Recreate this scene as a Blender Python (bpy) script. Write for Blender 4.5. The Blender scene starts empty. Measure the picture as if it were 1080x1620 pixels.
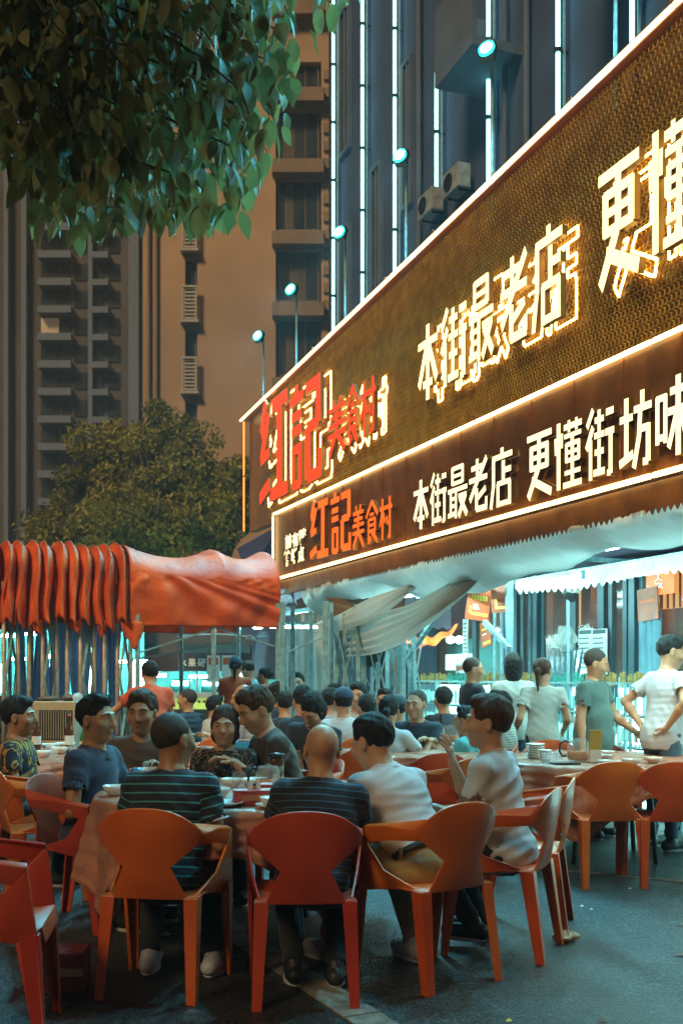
import bpy, bmesh, math, random
import numpy as np
from mathutils import Vector, Matrix
random.seed(7); np.random.seed(7)
R = math.radians
F, H, HOR = 1665.0, 1.37, 1068.0          # focal length in photo pixels, eye height, horizon row

# ------------------------------------------------------------------ camera, world, light, exposure
scn = bpy.context.scene
col = scn.collection
cam_d = bpy.data.cameras.new('camera'); cam = bpy.data.objects.new('camera', cam_d); col.objects.link(cam)
cam_d.sensor_fit = 'VERTICAL'; cam_d.sensor_height = 36; cam_d.sensor_width = 24
cam_d.lens = F/1620*36; cam_d.shift_y = (HOR-810)/1620
cam.location = (0, 0, H); cam.rotation_euler = (R(90), 0, 0)
cam_d.clip_start = .05; cam_d.clip_end = 600
cam_d.dof.use_dof = True; cam_d.dof.focus_distance = 7.0; cam_d.dof.aperture_fstop = 4.0
scn.camera = cam
w = bpy.data.worlds.new('World'); scn.world = w; w.use_nodes = True
bg = w.node_tree.nodes['Background']
bg.inputs[0].default_value = (.36, .28, .33, 1); bg.inputs[1].default_value = .085   # city glow on the night sky
sun_d = bpy.data.lights.new('sun', 'SUN'); sun = bpy.data.objects.new('sun', sun_d); col.objects.link(sun)
sun_d.energy = 1.95; sun_d.angle = R(14); sun_d.color = (1, .76, .40)
sun.rotation_euler = (R(50), 0, R(-32))                    # low warm glow of the street behind the camera
scn.view_settings.view_transform = 'Standard'; scn.view_settings.look = 'None'
scn.view_settings.exposure = 0.4; scn.view_settings.gamma = 1
scn.render.engine = 'CYCLES'
scn.cycles.use_denoising = True; scn.cycles.max_bounces = 6; scn.cycles.diffuse_bounces = 3
scn.cycles.glossy_bounces = 3; scn.cycles.transmission_bounces = 6; scn.cycles.transparent_max_bounces = 12
scn.cycles.sample_clamp_indirect = 4; scn.cycles.caustics_reflective = False; scn.cycles.caustics_refractive = False
scn.cycles.use_light_tree = True

# ------------------------------------------------------------------ materials
def _n(nt, t, **k):
    n = nt.nodes.new(t)
    for a, b in k.items(): setattr(n, a, b)
    return n
def ramp(nt, fac, stops, interp='LINEAR'):
    r = _n(nt, 'ShaderNodeValToRGB'); r.color_ramp.interpolation = interp
    e = r.color_ramp.elements
    while len(e) < len(stops): e.new(.5)
    for i, (p, c) in enumerate(stops):
        e[i].position = p; e[i].color = (*c, 1) if len(c) == 3 else c
    nt.links.new(fac, r.inputs[0]); return r.outputs[0]
def mat(name, c, rough=.6, metal=0, var=.15, scale=6, bump=0, bscale=40, emit=None, es=0, c2=None, rnd=0, stretch=None, alpha=1, trans=0, sheen=0, spec=.5, sss=0, coat=0):
    m = bpy.data.materials.new(name); m.use_nodes = True; nt = m.node_tree; b = nt.nodes['Principled BSDF']
    tc = _n(nt, 'ShaderNodeTexCoord'); mp = _n(nt, 'ShaderNodeMapping'); nt.links.new(tc.outputs['Object'], mp.inputs[0])
    if stretch: mp.inputs['Scale'].default_value = stretch
    no = _n(nt, 'ShaderNodeTexNoise'); no.inputs['Scale'].default_value = scale; no.inputs['Detail'].default_value = 5
    nt.links.new(mp.outputs[0], no.inputs[0])
    c2 = c2 or tuple(x*(1-var) for x in c); c1 = tuple(min(1, x*(1+var*.5)) for x in c)
    out = ramp(nt, no.outputs[0], [(.35, c2), (.68, c1)])
    if rnd:
        oi = _n(nt, 'ShaderNodeObjectInfo'); hs = _n(nt, 'ShaderNodeHueSaturation')
        mr = _n(nt, 'ShaderNodeMapRange'); mr.inputs[3].default_value = 1-rnd; mr.inputs[4].default_value = 1+rnd
        nt.links.new(oi.outputs['Random'], mr.inputs[0]); nt.links.new(mr.outputs[0], hs.inputs['Value'])
        mh = _n(nt, 'ShaderNodeMapRange'); mh.inputs[3].default_value = .5-rnd*.06; mh.inputs[4].default_value = .5+rnd*.04
        nt.links.new(oi.outputs['Random'], mh.inputs[0]); nt.links.new(mh.outputs[0], hs.inputs['Hue'])
        nt.links.new(out, hs.inputs['Color']); out = hs.outputs[0]
    nt.links.new(out, b.inputs['Base Color'])
    rr = _n(nt, 'ShaderNodeMapRange'); rr.inputs[3].default_value = max(.02, rough-.1); rr.inputs[4].default_value = min(1, rough+.1)
    nt.links.new(no.outputs[0], rr.inputs[0]); nt.links.new(rr.outputs[0], b.inputs['Roughness'])
    b.inputs['Metallic'].default_value = metal; b.inputs['Specular IOR Level'].default_value = spec
    if sss: b.inputs['Subsurface Weight'].default_value = sss; b.inputs['Subsurface Radius'].default_value = (.02, .008, .004); b.inputs['Subsurface Scale'].default_value = .4
    if sheen: b.inputs['Sheen Weight'].default_value = sheen
    if coat: b.inputs['Coat Weight'].default_value = coat; b.inputs['Coat Roughness'].default_value = .15
    if trans: b.inputs['Transmission Weight'].default_value = trans; b.inputs['IOR'].default_value = 1.45
    if alpha < 1: b.inputs['Alpha'].default_value = alpha
    if emit: b.inputs['Emission Color'].default_value = (*emit, 1); b.inputs['Emission Strength'].default_value = es
    if bump:
        n2 = _n(nt, 'ShaderNodeTexNoise'); n2.inputs['Scale'].default_value = bscale; n2.inputs['Detail'].default_value = 4
        nt.links.new(mp.outputs[0], n2.inputs[0])
        bp = _n(nt, 'ShaderNodeBump'); bp.inputs['Strength'].default_value = bump; bp.inputs['Distance'].default_value = .02
        nt.links.new(n2.outputs[0], bp.inputs['Height']); nt.links.new(bp.outputs[0], b.inputs['Normal'])
    return m
def emis(name, c, s):
    m = bpy.data.materials.new(name); m.use_nodes = True; nt = m.node_tree; b = nt.nodes['Principled BSDF']
    b.inputs['Base Color'].default_value = (*[min(.9, x) for x in c], 1); b.inputs['Roughness'].default_value = .4
    b.inputs['Emission Color'].default_value = (*c, 1); b.inputs['Emission Strength'].default_value = s
    return m
def stripes(name, base, line, period, width, rough=.85, line2=None):
    m = mat(name, base, rough, bump=.3, bscale=300, sheen=.1); nt = m.node_tree; b = nt.nodes['Principled BSDF']
    at = _n(nt, 'ShaderNodeAttribute', attribute_name='band')
    mu = _n(nt, 'ShaderNodeMath', operation='MULTIPLY'); mu.inputs[1].default_value = 1/period
    fr = _n(nt, 'ShaderNodeMath', operation='FRACT'); lt = _n(nt, 'ShaderNodeMath', operation='LESS_THAN'); lt.inputs[1].default_value = width
    nt.links.new(at.outputs['Fac'], mu.inputs[0]); nt.links.new(mu.outputs[0], fr.inputs[0]); nt.links.new(fr.outputs[0], lt.inputs[0])
    mx = _n(nt, 'ShaderNodeMix', data_type='RGBA'); mx.inputs['A'].default_value = (*base, 1); mx.inputs['B'].default_value = (*line, 1)
    nt.links.new(lt.outputs[0], mx.inputs['Factor']); nt.links.new(mx.outputs['Result'], b.inputs['Base Color'])
    return m
def brushes(name, base, lines, scale):                     # sketchy blossom print
    m = mat(name, base, .9); nt = m.node_tree; b = nt.nodes['Principled BSDF']
    tc = _n(nt, 'ShaderNodeTexCoord'); no = _n(nt, 'ShaderNodeTexNoise'); no.inputs['Scale'].default_value = scale; no.inputs['Detail'].default_value = 3; no.inputs['Distortion'].default_value = 2.5
    nt.links.new(tc.outputs['Object'], no.inputs[0])
    nt.links.new(ramp(nt, no.outputs[0], [(.0, base), (.47, base), (.5, lines), (.53, base), (.60, base), (.64, tuple(x*.6 for x in lines)), (.68, base)]), b.inputs['Base Color'])
    return m
M = {}
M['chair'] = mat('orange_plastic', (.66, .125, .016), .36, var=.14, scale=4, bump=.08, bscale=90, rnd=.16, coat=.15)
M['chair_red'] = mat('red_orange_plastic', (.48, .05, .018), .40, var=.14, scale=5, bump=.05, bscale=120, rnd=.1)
M['steel'] = mat('cyan_lit_steel', (.26, .46, .50), .38, .2, var=.3, scale=14, bump=.1, bscale=60)  # cyan lamplight on the steel put into its base colour
M['steel_warm'] = mat('galvanised_steel', (.52, .40, .30), .4, .2, var=.3, scale=14, bump=.1, bscale=60)
M['dark_metal'] = mat('dark_metal', (.03, .032, .035), .4, .6)
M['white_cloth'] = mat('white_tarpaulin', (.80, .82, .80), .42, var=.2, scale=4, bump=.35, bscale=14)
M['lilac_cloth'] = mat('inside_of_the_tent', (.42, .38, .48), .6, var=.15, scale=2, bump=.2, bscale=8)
M['brown_cloth'] = mat('brown_cloth', (.16, .10, .06), .8, var=.3, scale=9, bump=.2)
M['tarp'] = mat('orange_tarpaulin', (.80, .12, .010), .58, var=.45, scale=2.2, bump=.5, bscale=18, c2=(.54, .060, .008))
M['tarp_seam'] = mat('faded_seam', (.45, .16, .09), .8, bump=.5, bscale=80)
M['curtain'] = mat('blue_grey_curtain', (.38, .42, .66), .7, var=.3, scale=6, bump=.3, bscale=20)
M['sign_board'] = mat('brown_sign_board', (.22, .085, .022), .38, var=.35, scale=5, bump=.1, bscale=30)
M['sign_edge'] = mat('copper_edge', (.40, .12, .03), .35, .6)
M['mesh'] = mat('gold_expanded_metal', (.66, .42, .07), .38, .2, var=.3, scale=8)
M['letter_yellow'] = emis('lit_yellow_letter', (1, .82, .34), 1.5)
M['letter_yellow_low'] = emis('lit_warm_white_letter', (1, .80, .42), 1.35)
M['letter_red'] = emis('lit_red_letter', (1, .055, .006), .62)
M['letter_red_low'] = emis('lit_orange_red_letter', (1, .12, .01), .95)
M['letter_side'] = mat('bronze_letter_side', (.24, .13, .035), .4, .4)
M['neon'] = emis('warm_neon', (1, .70, .24), 4.4)
M['neon_out'] = emis('warm_neon_outline', (1, .68, .20), 6.0)
M['neon_dim'] = emis('amber_neon', (1, .30, .04), 1.6)
M['tube_hot'] = emis('fluorescent_tube_close', (.55, 1, .96), 200)
M['led'] = emis('cyan_led', (.30, .95, .92), 3.2)
M['flood'] = emis('floodlight_glass', (.55, 1, .92), 60)
M['tube'] = emis('fluorescent_tube', (.46, 1, .96), 95)
M['lit_cyan'] = emis('backlit_panel', (.40, 1, .92), 6)
M['teal_room'] = mat('cyan_lit_wall', (.06, .42, .43), .6, var=.3, scale=3)  # cyan light of the stalls put into the wall colour
M['skin'] = mat('skin', (.52, .27, .155), .5, var=.10, scale=12, bump=.06, bscale=150, sss=.12)
M['skin2'] = mat('tanned_skin', (.40, .20, .105), .48, var=.12, scale=12, bump=.06, bscale=150, sss=.12)
M['lip'] = mat('lips', (.38, .12, .10), .45)
M['eye'] = mat('eye_white', (.75, .74, .70), .2)
M['iris'] = mat('dark_iris', (.02, .012, .01), .15)
M['hair'] = mat('black_hair', (.012, .010, .010), .62, var=.5, scale=30, bump=.5, bscale=110, spec=.3, stretch=(3, 3, .5))
M['hair_brown'] = mat('brown_hair', (.07, .028, .012), .62, var=.5, scale=30, bump=.5, bscale=110, spec=.3, stretch=(3, 3, .5))
M['stubble'] = mat('cropped_hair', (.045, .028, .020), .7, var=.3, scale=60, bump=.3, bscale=300)
M['white_paint'] = mat('white_ceramic', (.72, .72, .68), .22, coat=.3)
M['tea'] = mat('tea', (.50, .13, .008), .15, alpha=.97, var=0)
M['glass'] = mat('clear_glass', (.85, .92, .92), .06, alpha=.12, var=0, spec=1)
M['green_glass'] = mat('green_bottle_glass', (.02, .22, .06), .1, alpha=.8)
M['brown_glass'] = mat('brown_bottle_glass', (.10, .035, .01), .12, alpha=.85)
M['red_card'] = mat('red_printed_card', (.48, .05, .035), .5, var=.3, scale=40)
M['paper'] = mat('crumpled_paper', (.55, .42, .28), .8, bump=.4)
M['white_paper'] = mat('white_paper', (.75, .75, .72), .7)
M['tablecloth'] = mat('pink_orange_plastic_cloth', (.62, .27, .17), .28, var=.15, scale=5, bump=.5, bscale=22)
M['tablecloth2'] = mat('thin_peach_plastic_cloth', (.66, .30, .20), .26, var=.2, scale=6, bump=.6, bscale=26)
M['black'] = mat('black_plastic', (.015, .015, .016), .4)
M['asphalt'] = None
def translucent(m, c, f):                                   # thin cloth lets the lamps behind it shine through
    nt = m.node_tree; out = nt.nodes['Material Output']; b = nt.nodes['Principled BSDF']; t = _n(nt, 'ShaderNodeBsdfTranslucent'); t.inputs[0].default_value = (*c, 1)
    mx = _n(nt, 'ShaderNodeMixShader'); mx.inputs[0].default_value = f; nt.links.new(b.outputs[0], mx.inputs[1]); nt.links.new(t.outputs[0], mx.inputs[2]); nt.links.new(mx.outputs[0], out.inputs[0])
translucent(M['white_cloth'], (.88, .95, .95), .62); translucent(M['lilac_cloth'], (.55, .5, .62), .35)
translucent(M['curtain'], (.6, .7, .9), .75); translucent(M['tarp'], (.8, .12, .02), .2)
translucent(M['tablecloth'], (.7, .3, .2), .25); translucent(M['tablecloth2'], (.7, .33, .22), .3)
GL = {
'红': ['24,100,8,72,13', '8,72,32,74,10', '34,86,8,46,13', '6,46,36,50,10', '2,10,38,20,12', '46,90,98,90,12', '72,90,72,8,17', '42,8,100,8,12'],
'記': ['24,101,24,90,12', '2,88,46,88,9', '8,72,40,72,9', '8,58,40,58,9', '14,44,14,4,11', '36,44,36,4,11', '14,40,36,40,9', '14,6,36,6,9', '54,90,98,90,11', '91,90,91,52,15', '58,53,91,53,11', '60,53,60,6,15', '60,7,100,7,11', '95,7,95,28,11'],
'美': ['30,101,36,84,10', '70,101,64,84,10', '8,83,92,83,9', '16,68,84,68,9', '4,54,96,54,9', '50,83,50,34,14', '2,36,98,36,9', '48,38,8,2,14', '52,38,92,2,14'],
'食': ['50,101,4,66,12', '50,101,96,66,12', '34,70,66,70,8', '22,58,78,58,8', '22,44,78,44,8', '22,30,78,30,8', '24,58,24,4,13', '76,58,76,28,13', '20,4,46,14,11', '46,30,92,2,13', '78,24,60,14,10'],
'村': ['2,76,46,76,10', '24,100,24,0,14', '22,72,3,34,10', '27,70,46,40,10', '50,76,100,76,10', '82,100,82,2,15', '66,5,82,5,10', '58,54,66,34,11'],
'本': ['4,77,96,77,10', '50,101,50,0,16', '46,74,8,22,15', '54,74,92,22,15', '28,22,72,22,10'],
'街': ['26,101,4,78,11', '26,76,2,46,12', '17,58,17,0,12', '32,84,64,84,9', '30,62,66,62,9', '48,98,48,62,11', '32,38,64,38,9', '48,56,48,8,11', '28,9,68,9,10', '72,90,98,90,10', '70,62,100,62,10', '88,62,88,2,13', '76,4,88,4,9'],
'最': ['22,97,78,97,9', '22,82,78,82,7', '22,68,78,68,8', '24,100,24,66,12', '76,100,76,66,12', '1,55,99,55,9', '16,55,16,6,11', '42,55,42,0,11', '16,39,42,39,7', '16,25,42,25,7', '1,8,46,10,9', '56,41,96,41,9', '92,41,56,2,13', '62,38,98,2,13'],
'老': ['14,85,76,85,10', '45,101,45,62,14', '3,63,97,63,10', '94,98,6,26,13', '42,46,42,6,15', '90,42,46,27,11', '40,7,97,7,11', '93,7,93,26,11'],
'店': ['54,103,54,88,14', '10,88,99,88,10', '15,88,15,36,14', '15,40,3,0,13', '60,80,60,42,14', '60,62,94,62,10', '32,41,92,41,9', '32,5,92,5,9', '36,42,36,0,13', '88,42,88,0,13'],
'更': ['3,94,97,94,10', '16,77,84,77,9', '16,61,84,61,8', '16,45,84,45,9', '20,80,20,42,14', '80,80,80,42,14', '50,94,50,42,14', '48,44,8,0,14', '22,27,97,1,13'],
'懂': ['14,101,14,0,14', '2,80,4,54,8', '27,84,26,62,8', '34,91,99,91,9', '53,100,53,82,9', '80,100,80,82,9', '36,77,97,77,7', '42,64,91,64,7', '42,52,91,52,6', '42,40,91,40,7', '44,66,44,38,10', '89,66,89,38,10', '66,80,66,4,12', '38,22,95,22,7', '32,4,100,4,9'],
'坊': ['1,70,42,70,10', '22,98,22,14,14', '0,10,44,20,12', '72,101,72,80,13', '46,78,100,78,10', '66,78,62,38,13', '62,40,46,0,13', '64,50,92,50,10', '90,54,90,4,14', '74,5,90,5,10'],
'味': ['2,79,34,79,9', '2,28,34,28,9', '6,82,6,20,12', '30,82,30,20,12', '44,83,93,83,10', '38,58,99,58,10', '68,101,68,0,15', '64,56,40,12,12', '72,56,98,12,12']}
def strokes(ch, grow=0):
    out = []
    for st in GL[ch]:
        x0, y0, x1, y1, w_ = map(float, st.split(',')); d = Vector((x1-x0, y1-y0)); d.normalize(); n = Vector((-d.y, d.x))*(w_/2+grow); e = d*grow; a, b = Vector((x0, y0))-e, Vector((x1, y1))+e
        out.append([((p.x)/100, (p.y)/100) for p in (a-n, b-n, b+n, a+n)])
    return out
def block_letter(ch, fn, face, side, parent):
    b = MB()
    for i, st in enumerate(strokes(ch)):
        z1 = 1+.004*i; vs = [tuple(fn(x, y, z)) for z in (0, z1) for x, y in st]
        b.add(vs, [(4, 5, 6, 7)], 0); b.add(vs, [(0, 1, 5, 4), (1, 2, 6, 5), (2, 3, 7, 6), (3, 0, 4, 7)], 1)
    return b.build('letter', [face, side], parent)
def block_outline(ch, fn, m, parent, r, grow=.6, N=64):
    G_ = np.zeros((N+8, N+8), bool); xs = (np.arange(N+8)-4+.5)/N; X, Y = np.meshgrid(xs, xs, indexing='ij')
    for st in strokes(ch, grow):
        ins = np.ones_like(X, bool)
        for i in range(4):
            (xa, ya), (xb, yb) = st[i], st[(i+1) % 4]; ins &= ((xb-xa)*(Y-ya)-(yb-ya)*(X-xa)) >= 0
        G_ |= ins
    out = np.zeros_like(G_); out[0, :] = out[-1, :] = out[:, 0] = out[:, -1] = True       # keep only the outer contour
    for _ in range(200):
        o2 = out.copy(); o2[1:] |= out[:-1]; o2[:-1] |= out[1:]; o2[:, 1:] |= out[:, :-1]; o2[:, :-1] |= out[:, 1:]; o2 &= ~G_
        if (o2 == out).all(): break
        out = o2
    G_ = ~out
    b = MB(); g = lambda i: (i-4)/N
    def runs(mask2, horiz):
        for a in range(mask2.shape[0]):
            row = mask2[a]; j = 0
            while j < len(row):
                if row[j]:
                    k = j
                    while k < len(row) and row[k]: k += 1
                    p, q_ = ((g(j), g(a+1)), (g(k), g(a+1))) if horiz else ((g(a+1), g(j)), (g(a+1), g(k)))
                    b.tube([fn(*p, 0), fn(*q_, 0)], r, 5); j = k
                else: j += 1
    runs((G_[:, 1:] != G_[:, :-1]).T, True); runs(G_[1:, :] != G_[:-1, :], False)
    return b.build('neon_outline', m, parent)

# ------------------------------------------------------------------ mesh helpers
class MB:
    def __init__(s): s.v = []; s.f = []; s.mi = []
    def add(s, vs, fs, mi=0):
        o = len(s.v); s.v += [tuple(p) for p in vs]; s.f += [tuple(i+o for i in f) for f in fs]; s.mi += [mi]*len(fs); return s
    def box(s, c, d, rz=0, m=None, mi=0):
        c = Vector(c); mm = m or Matrix.Rotation(rz, 3, 'Z')
        vs = [c + mm @ Vector((x*d[0]/2, y*d[1]/2, z*d[2]/2)) for x in (-1, 1) for y in (-1, 1) for z in (-1, 1)]
        return s.add(vs, [(0,1,3,2), (4,6,7,5), (0,4,5,1), (2,3,7,6), (0,2,6,4), (1,5,7,3)], mi)
    def bar(s, a, b, wd, th, up=(0,0,1), mi=0):
        a, b = Vector(a), Vector(b); d = b-a; L = d.length; d.normalize(); u = Vector(up)
        if abs(d.dot(u)) > .98: u = Vector((1, 0, 0))
        x = d.cross(u).normalized(); z = x.cross(d)
        return s.box((a+b)/2, (wd, L, th), m=Matrix((x, d, z)).transposed(), mi=mi)
    def tube(s, pts, r, n=8, cap=True, mi=0):
        pts = [Vector(p) for p in pts]; rr = r if isinstance(r, (list, tuple)) else [r]*len(pts); vs = []; fs = []
        prev = None
        for i, p in enumerate(pts):
            d = (pts[min(i+1, len(pts)-1)] - pts[max(i-1, 0)]); d.normalize()
            if prev is None: x = d.orthogonal().normalized()
            else: x = (prev - d*prev.dot(d)); x = x.normalized() if x.length > 1e-6 else d.orthogonal().normalized()
            prev = x; y = d.cross(x)
            vs += [p + (x*math.cos(a) + y*math.sin(a))*rr[i] for a in [2*math.pi*k/n for k in range(n)]]
        for i in range(len(pts)-1):
            fs += [(i*n+k, i*n+(k+1) % n, (i+1)*n+(k+1) % n, (i+1)*n+k) for k in range(n)]
        if cap: fs += [tuple(range(n))[::-1], tuple((len(pts)-1)*n+k for k in range(n))]
        return s.add(vs, fs, mi)
    def lathe(s, prof, n=20, c=(0,0,0), mi=0, sx=1, sy=1):
        vs = []; fs = []
        for r, z in prof: vs += [(c[0]+r*sx*math.cos(2*math.pi*k/n), c[1]+r*sy*math.sin(2*math.pi*k/n), c[2]+z) for k in range(n)]
        for i in range(len(prof)-1): fs += [(i*n+k, i*n+(k+1) % n, (i+1)*n+(k+1) % n, (i+1)*n+k) for k in range(n)]
        return s.add(vs, fs, mi)
    def grid(s, fn, nu, nv, mi=0):
        vs = [fn(i/nu, j/nv) for i in range(nu+1) for j in range(nv+1)]
        return s.add(vs, [(i*(nv+1)+j, (i+1)*(nv+1)+j, (i+1)*(nv+1)+j+1, i*(nv+1)+j+1) for i in range(nu) for j in range(nv)], mi)
    def prism(s, poly, fn, d0, d1, mi=0):                   # poly of (a, b); fn(a, b, d) -> point
        n = len(poly); vs = [fn(a, b, d0) for a, b in poly] + [fn(a, b, d1) for a, b in poly]
        return s.add(vs, [tuple(range(n))[::-1], tuple(range(n, 2*n))] + [(k, (k+1) % n, n+(k+1) % n, n+k) for k in range(n)], mi)
    def build(s, name, mats, parent=None, smooth=False, bev=0, solid=0, kind=None, loc=None, rz=0, sub=0):
        me = bpy.data.meshes.new(name); me.from_pydata(s.v, [], s.f); me.validate()
        mats = mats if isinstance(mats, (list, tuple)) else [mats]
        for m in mats: me.materials.append(m)
        if len(mats) > 1 and len(me.polygons) == len(s.mi): me.polygons.foreach_set('material_index', s.mi)
        if smooth: me.polygons.foreach_set('use_smooth', [True]*len(me.polygons))
        bm = bmesh.new(); bm.from_mesh(me); bmesh.ops.recalc_face_normals(bm, faces=bm.faces); bm.to_mesh(me); bm.free()
        o = bpy.data.objects.new(name, me); col.objects.link(o)
        if parent: o.parent = parent
        if loc: o.location = loc
        o.rotation_euler.z = rz
        if sub: q = o.modifiers.new('sub', 'SUBSURF'); q.levels = q.render_levels = sub
        if solid: q = o.modifiers.new('solid', 'SOLIDIFY'); q.thickness = solid; q.offset = 0
        if bev: q = o.modifiers.new('bevel', 'BEVEL'); q.width = bev; q.segments = 2; q.limit_method = 'ANGLE'
        if kind: o['kind'] = kind
        return o
def tag(o, label=None, cat=None, group=None, kind=None):
    for k, v in (('label', label), ('category', cat), ('group', group), ('kind', kind)):
        if v: o[k] = v
    return o
def empty(name, loc=(0,0,0), rz=0, label=None, cat=None, group=None):
    o = bpy.data.objects.new(name, None); col.objects.link(o); o.location = loc; o.rotation_euler.z = rz; o.empty_display_size = .1
    return tag(o, label, cat, group)
def kids(o): return [c for c in CH.get(o.name, [])]
def copy_tree(o, parent=None):
    c = o.copy(); col.objects.link(c)
    if parent is not None: c.parent = parent
    for ch in [x for x in bpy.data.objects if x.parent == o]: copy_tree(ch, c)
    return c
def share(src, parent, loc=None):
    c = src.copy(); col.objects.link(c); c.parent = parent
    if loc is not None: c.location = loc
    return c
def P(px, py, Y): return Vector(((px-540)/F*Y, Y, H+(HOR-py)/F*Y))
def PX(px, Y): return (px-540)/F*Y
# the street front: s runs along it towards the camera, off runs into the building
P0 = Vector((-.977, 15.2)); TT = Vector((.349, -.937)); NN = Vector((.937, .349))
def FS(s, off, z): q = P0 + TT*s + NN*off; return Vector((q.x, q.y, z))
def s_at(px, off): k = (px-540)/F; q = P0 + NN*off; return (k*q.y-q.x)/(TT.x-k*TT.y)
def z_at(px, py, off): q = P0 + NN*off + TT*s_at(px, off); return H+(HOR-py)/F*q.y
RF = math.atan2(TT.y, TT.x)                                 # rotation of a box whose long side runs along the front

_tx = {}
def char_mesh(ch, off=.03, cond=1):
    key = (ch, off)
    if key in _tx: return _tx[key]
    cu = bpy.data.curves.new('t', 'FONT'); cu.body = ch; cu.size = 1; cu.offset = off; cu.extrude = .5; cu.resolution_u = 2
    ob = bpy.data.objects.new('t', cu); col.objects.link(ob); dg = bpy.context.evaluated_depsgraph_get()
    ev = ob.evaluated_get(dg); me = bpy.data.meshes.new_from_object(ev)
    vs = np.array([tuple(v.co) for v in me.vertices]); fs = [tuple(p.vertices) for p in me.polygons]
    mn, mx = vs.min(0), vs.max(0); vs = (vs-mn)/np.maximum(mx-mn, 1e-6)
    fr = [all(vs[i][2] > .9 for i in f) for f in fs]
    bpy.data.objects.remove(ob); bpy.data.curves.remove(cu); bpy.data.meshes.remove(me)
    _tx[key] = (vs, fs, fr); return _tx[key]
def letter(ch, fn, face, side, parent, off=.03, name='letter'):
    vs, fs, fr = char_mesh(ch, off); b = MB()
    b.v = [tuple(fn(x, y, z)) for x, y, z in vs]; b.f = list(fs); b.mi = [0 if q else 1 for q in fr]
    return b.build(name, [face, side], parent)
def outline(ch, fn, m, parent, r=.014, off=.03):
    key = ('o', ch)
    if key not in _tx:
        cu = bpy.data.curves.new('t', 'FONT'); cu.body = ch; cu.size = 1; cu.offset = off; cu.resolution_u = 1; cu.fill_mode = 'NONE'
        ob = bpy.data.objects.new('t', cu); col.objects.link(ob); dg = bpy.context.evaluated_depsgraph_get()
        me = bpy.data.meshes.new_from_object(ob.evaluated_get(dg))
        vs = np.array([tuple(v.co) for v in me.vertices]); es = [tuple(e.vertices) for e in me.edges]
        mn, mx = vs.min(0), vs.max(0); vs = (vs-mn)/np.maximum(mx-mn, 1e-6)
        bpy.data.objects.remove(ob); bpy.data.curves.remove(cu); bpy.data.meshes.remove(me); _tx[key] = (vs, es)
    vs, es = _tx[key]; b = MB()
    for a, c in es:
        p, q = fn(vs[a][0], vs[a][1], 0), fn(vs[c][0], vs[c][1], 0)
        if (Vector(p)-Vector(q)).length > .004: b.tube([p, q], r, 4)
    return b.build('neon_outline', m, parent)
# ------------------------------------------------------------------ ground
def asphalt():
    m = bpy.data.materials.new('asphalt'); m.use_nodes = True; nt = m.node_tree; b = nt.nodes['Principled BSDF']
    tc = _n(nt, 'ShaderNodeTexCoord')
    n1 = _n(nt, 'ShaderNodeTexNoise'); n1.inputs['Scale'].default_value = .7; n1.inputs['Detail'].default_value = 6
    n2 = _n(nt, 'ShaderNodeTexVoronoi'); n2.inputs['Scale'].default_value = 95
    n3 = _n(nt, 'ShaderNodeTexNoise'); n3.inputs['Scale'].default_value = 260; n3.inputs['Detail'].default_value = 2
    for n in (n1, n2, n3): nt.links.new(tc.outputs['Object'], n.inputs[0])
    a = ramp(nt, n2.outputs['Color'], [(.15, (.006, .007, .009)), (.55, (.026, .028, .031)), (.9, (.11, .11, .108))])
    st = ramp(nt, n1.outputs[0], [(.34, (.35, .35, .35)), (.5, (.8, .8, .8)), (.6, (1, 1, 1)), (.72, (1.25, 1.2, 1.1))])
    mx = _n(nt, 'ShaderNodeMix', data_type='RGBA', blend_type='MULTIPLY'); mx.inputs['Factor'].default_value = 1
    n4 = _n(nt, 'ShaderNodeTexVoronoi', feature='DISTANCE_TO_EDGE'); n4.inputs['Scale'].default_value = .55; n5 = _n(nt, 'ShaderNodeTexNoise'); n5.inputs['Scale'].default_value = 3; n5.inputs['Detail'].default_value = 6
    va = _n(nt, 'ShaderNodeVectorMath', operation='ADD'); nt.links.new(tc.outputs['Object'], n5.inputs[0]); nt.links.new(tc.outputs['Object'], va.inputs[0]); nt.links.new(n5.outputs['Color'], va.inputs[1]); nt.links.new(va.outputs[0], n4.inputs[0])
    m2 = _n(nt, 'ShaderNodeMix', data_type='RGBA', blend_type='MULTIPLY'); m2.inputs['Factor'].default_value = 1; nt.links.new(a, m2.inputs['A']); nt.links.new(ramp(nt, n4.outputs['Distance'], [(0, (.25, .25, .25)), (.010, (1, 1, 1))]), m2.inputs['B']); a = m2.outputs['Result']
    nt.links.new(a, mx.inputs['A']); nt.links.new(st, mx.inputs['B']); nt.links.new(mx.outputs['Result'], b.inputs['Base Color'])
    nt.links.new(ramp(nt, n1.outputs[0], [(.34, (.30,)*3), (.5, (.52,)*3), (.7, (.68,)*3)]), b.inputs['Roughness'])
    bp = _n(nt, 'ShaderNodeBump'); bp.inputs['Strength'].default_value = .9; bp.inputs['Distance'].default_value = .006
    ad = _n(nt, 'ShaderNodeMath', operation='ADD'); nt.links.new(n2.outputs['Distance'], ad.inputs[0]); nt.links.new(n3.outputs[0], ad.inputs[1])
    nt.links.new(ad.outputs[0], bp.inputs['Height']); nt.links.new(bp.outputs[0], b.inputs['Normal'])
    return m
M['asphalt'] = asphalt()
g = MB(); g.add([(-90, -25, 0), (90, -25, 0), (90, 110, 0), (-90, 110, 0)], [(0, 1, 2, 3)])
tag(g.build('ground', M['asphalt']), kind='structure')
M['line'] = mat('worn_concrete_strip', (.24, .215, .18), .75, var=.5, scale=9, bump=.5, bscale=70)
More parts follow.
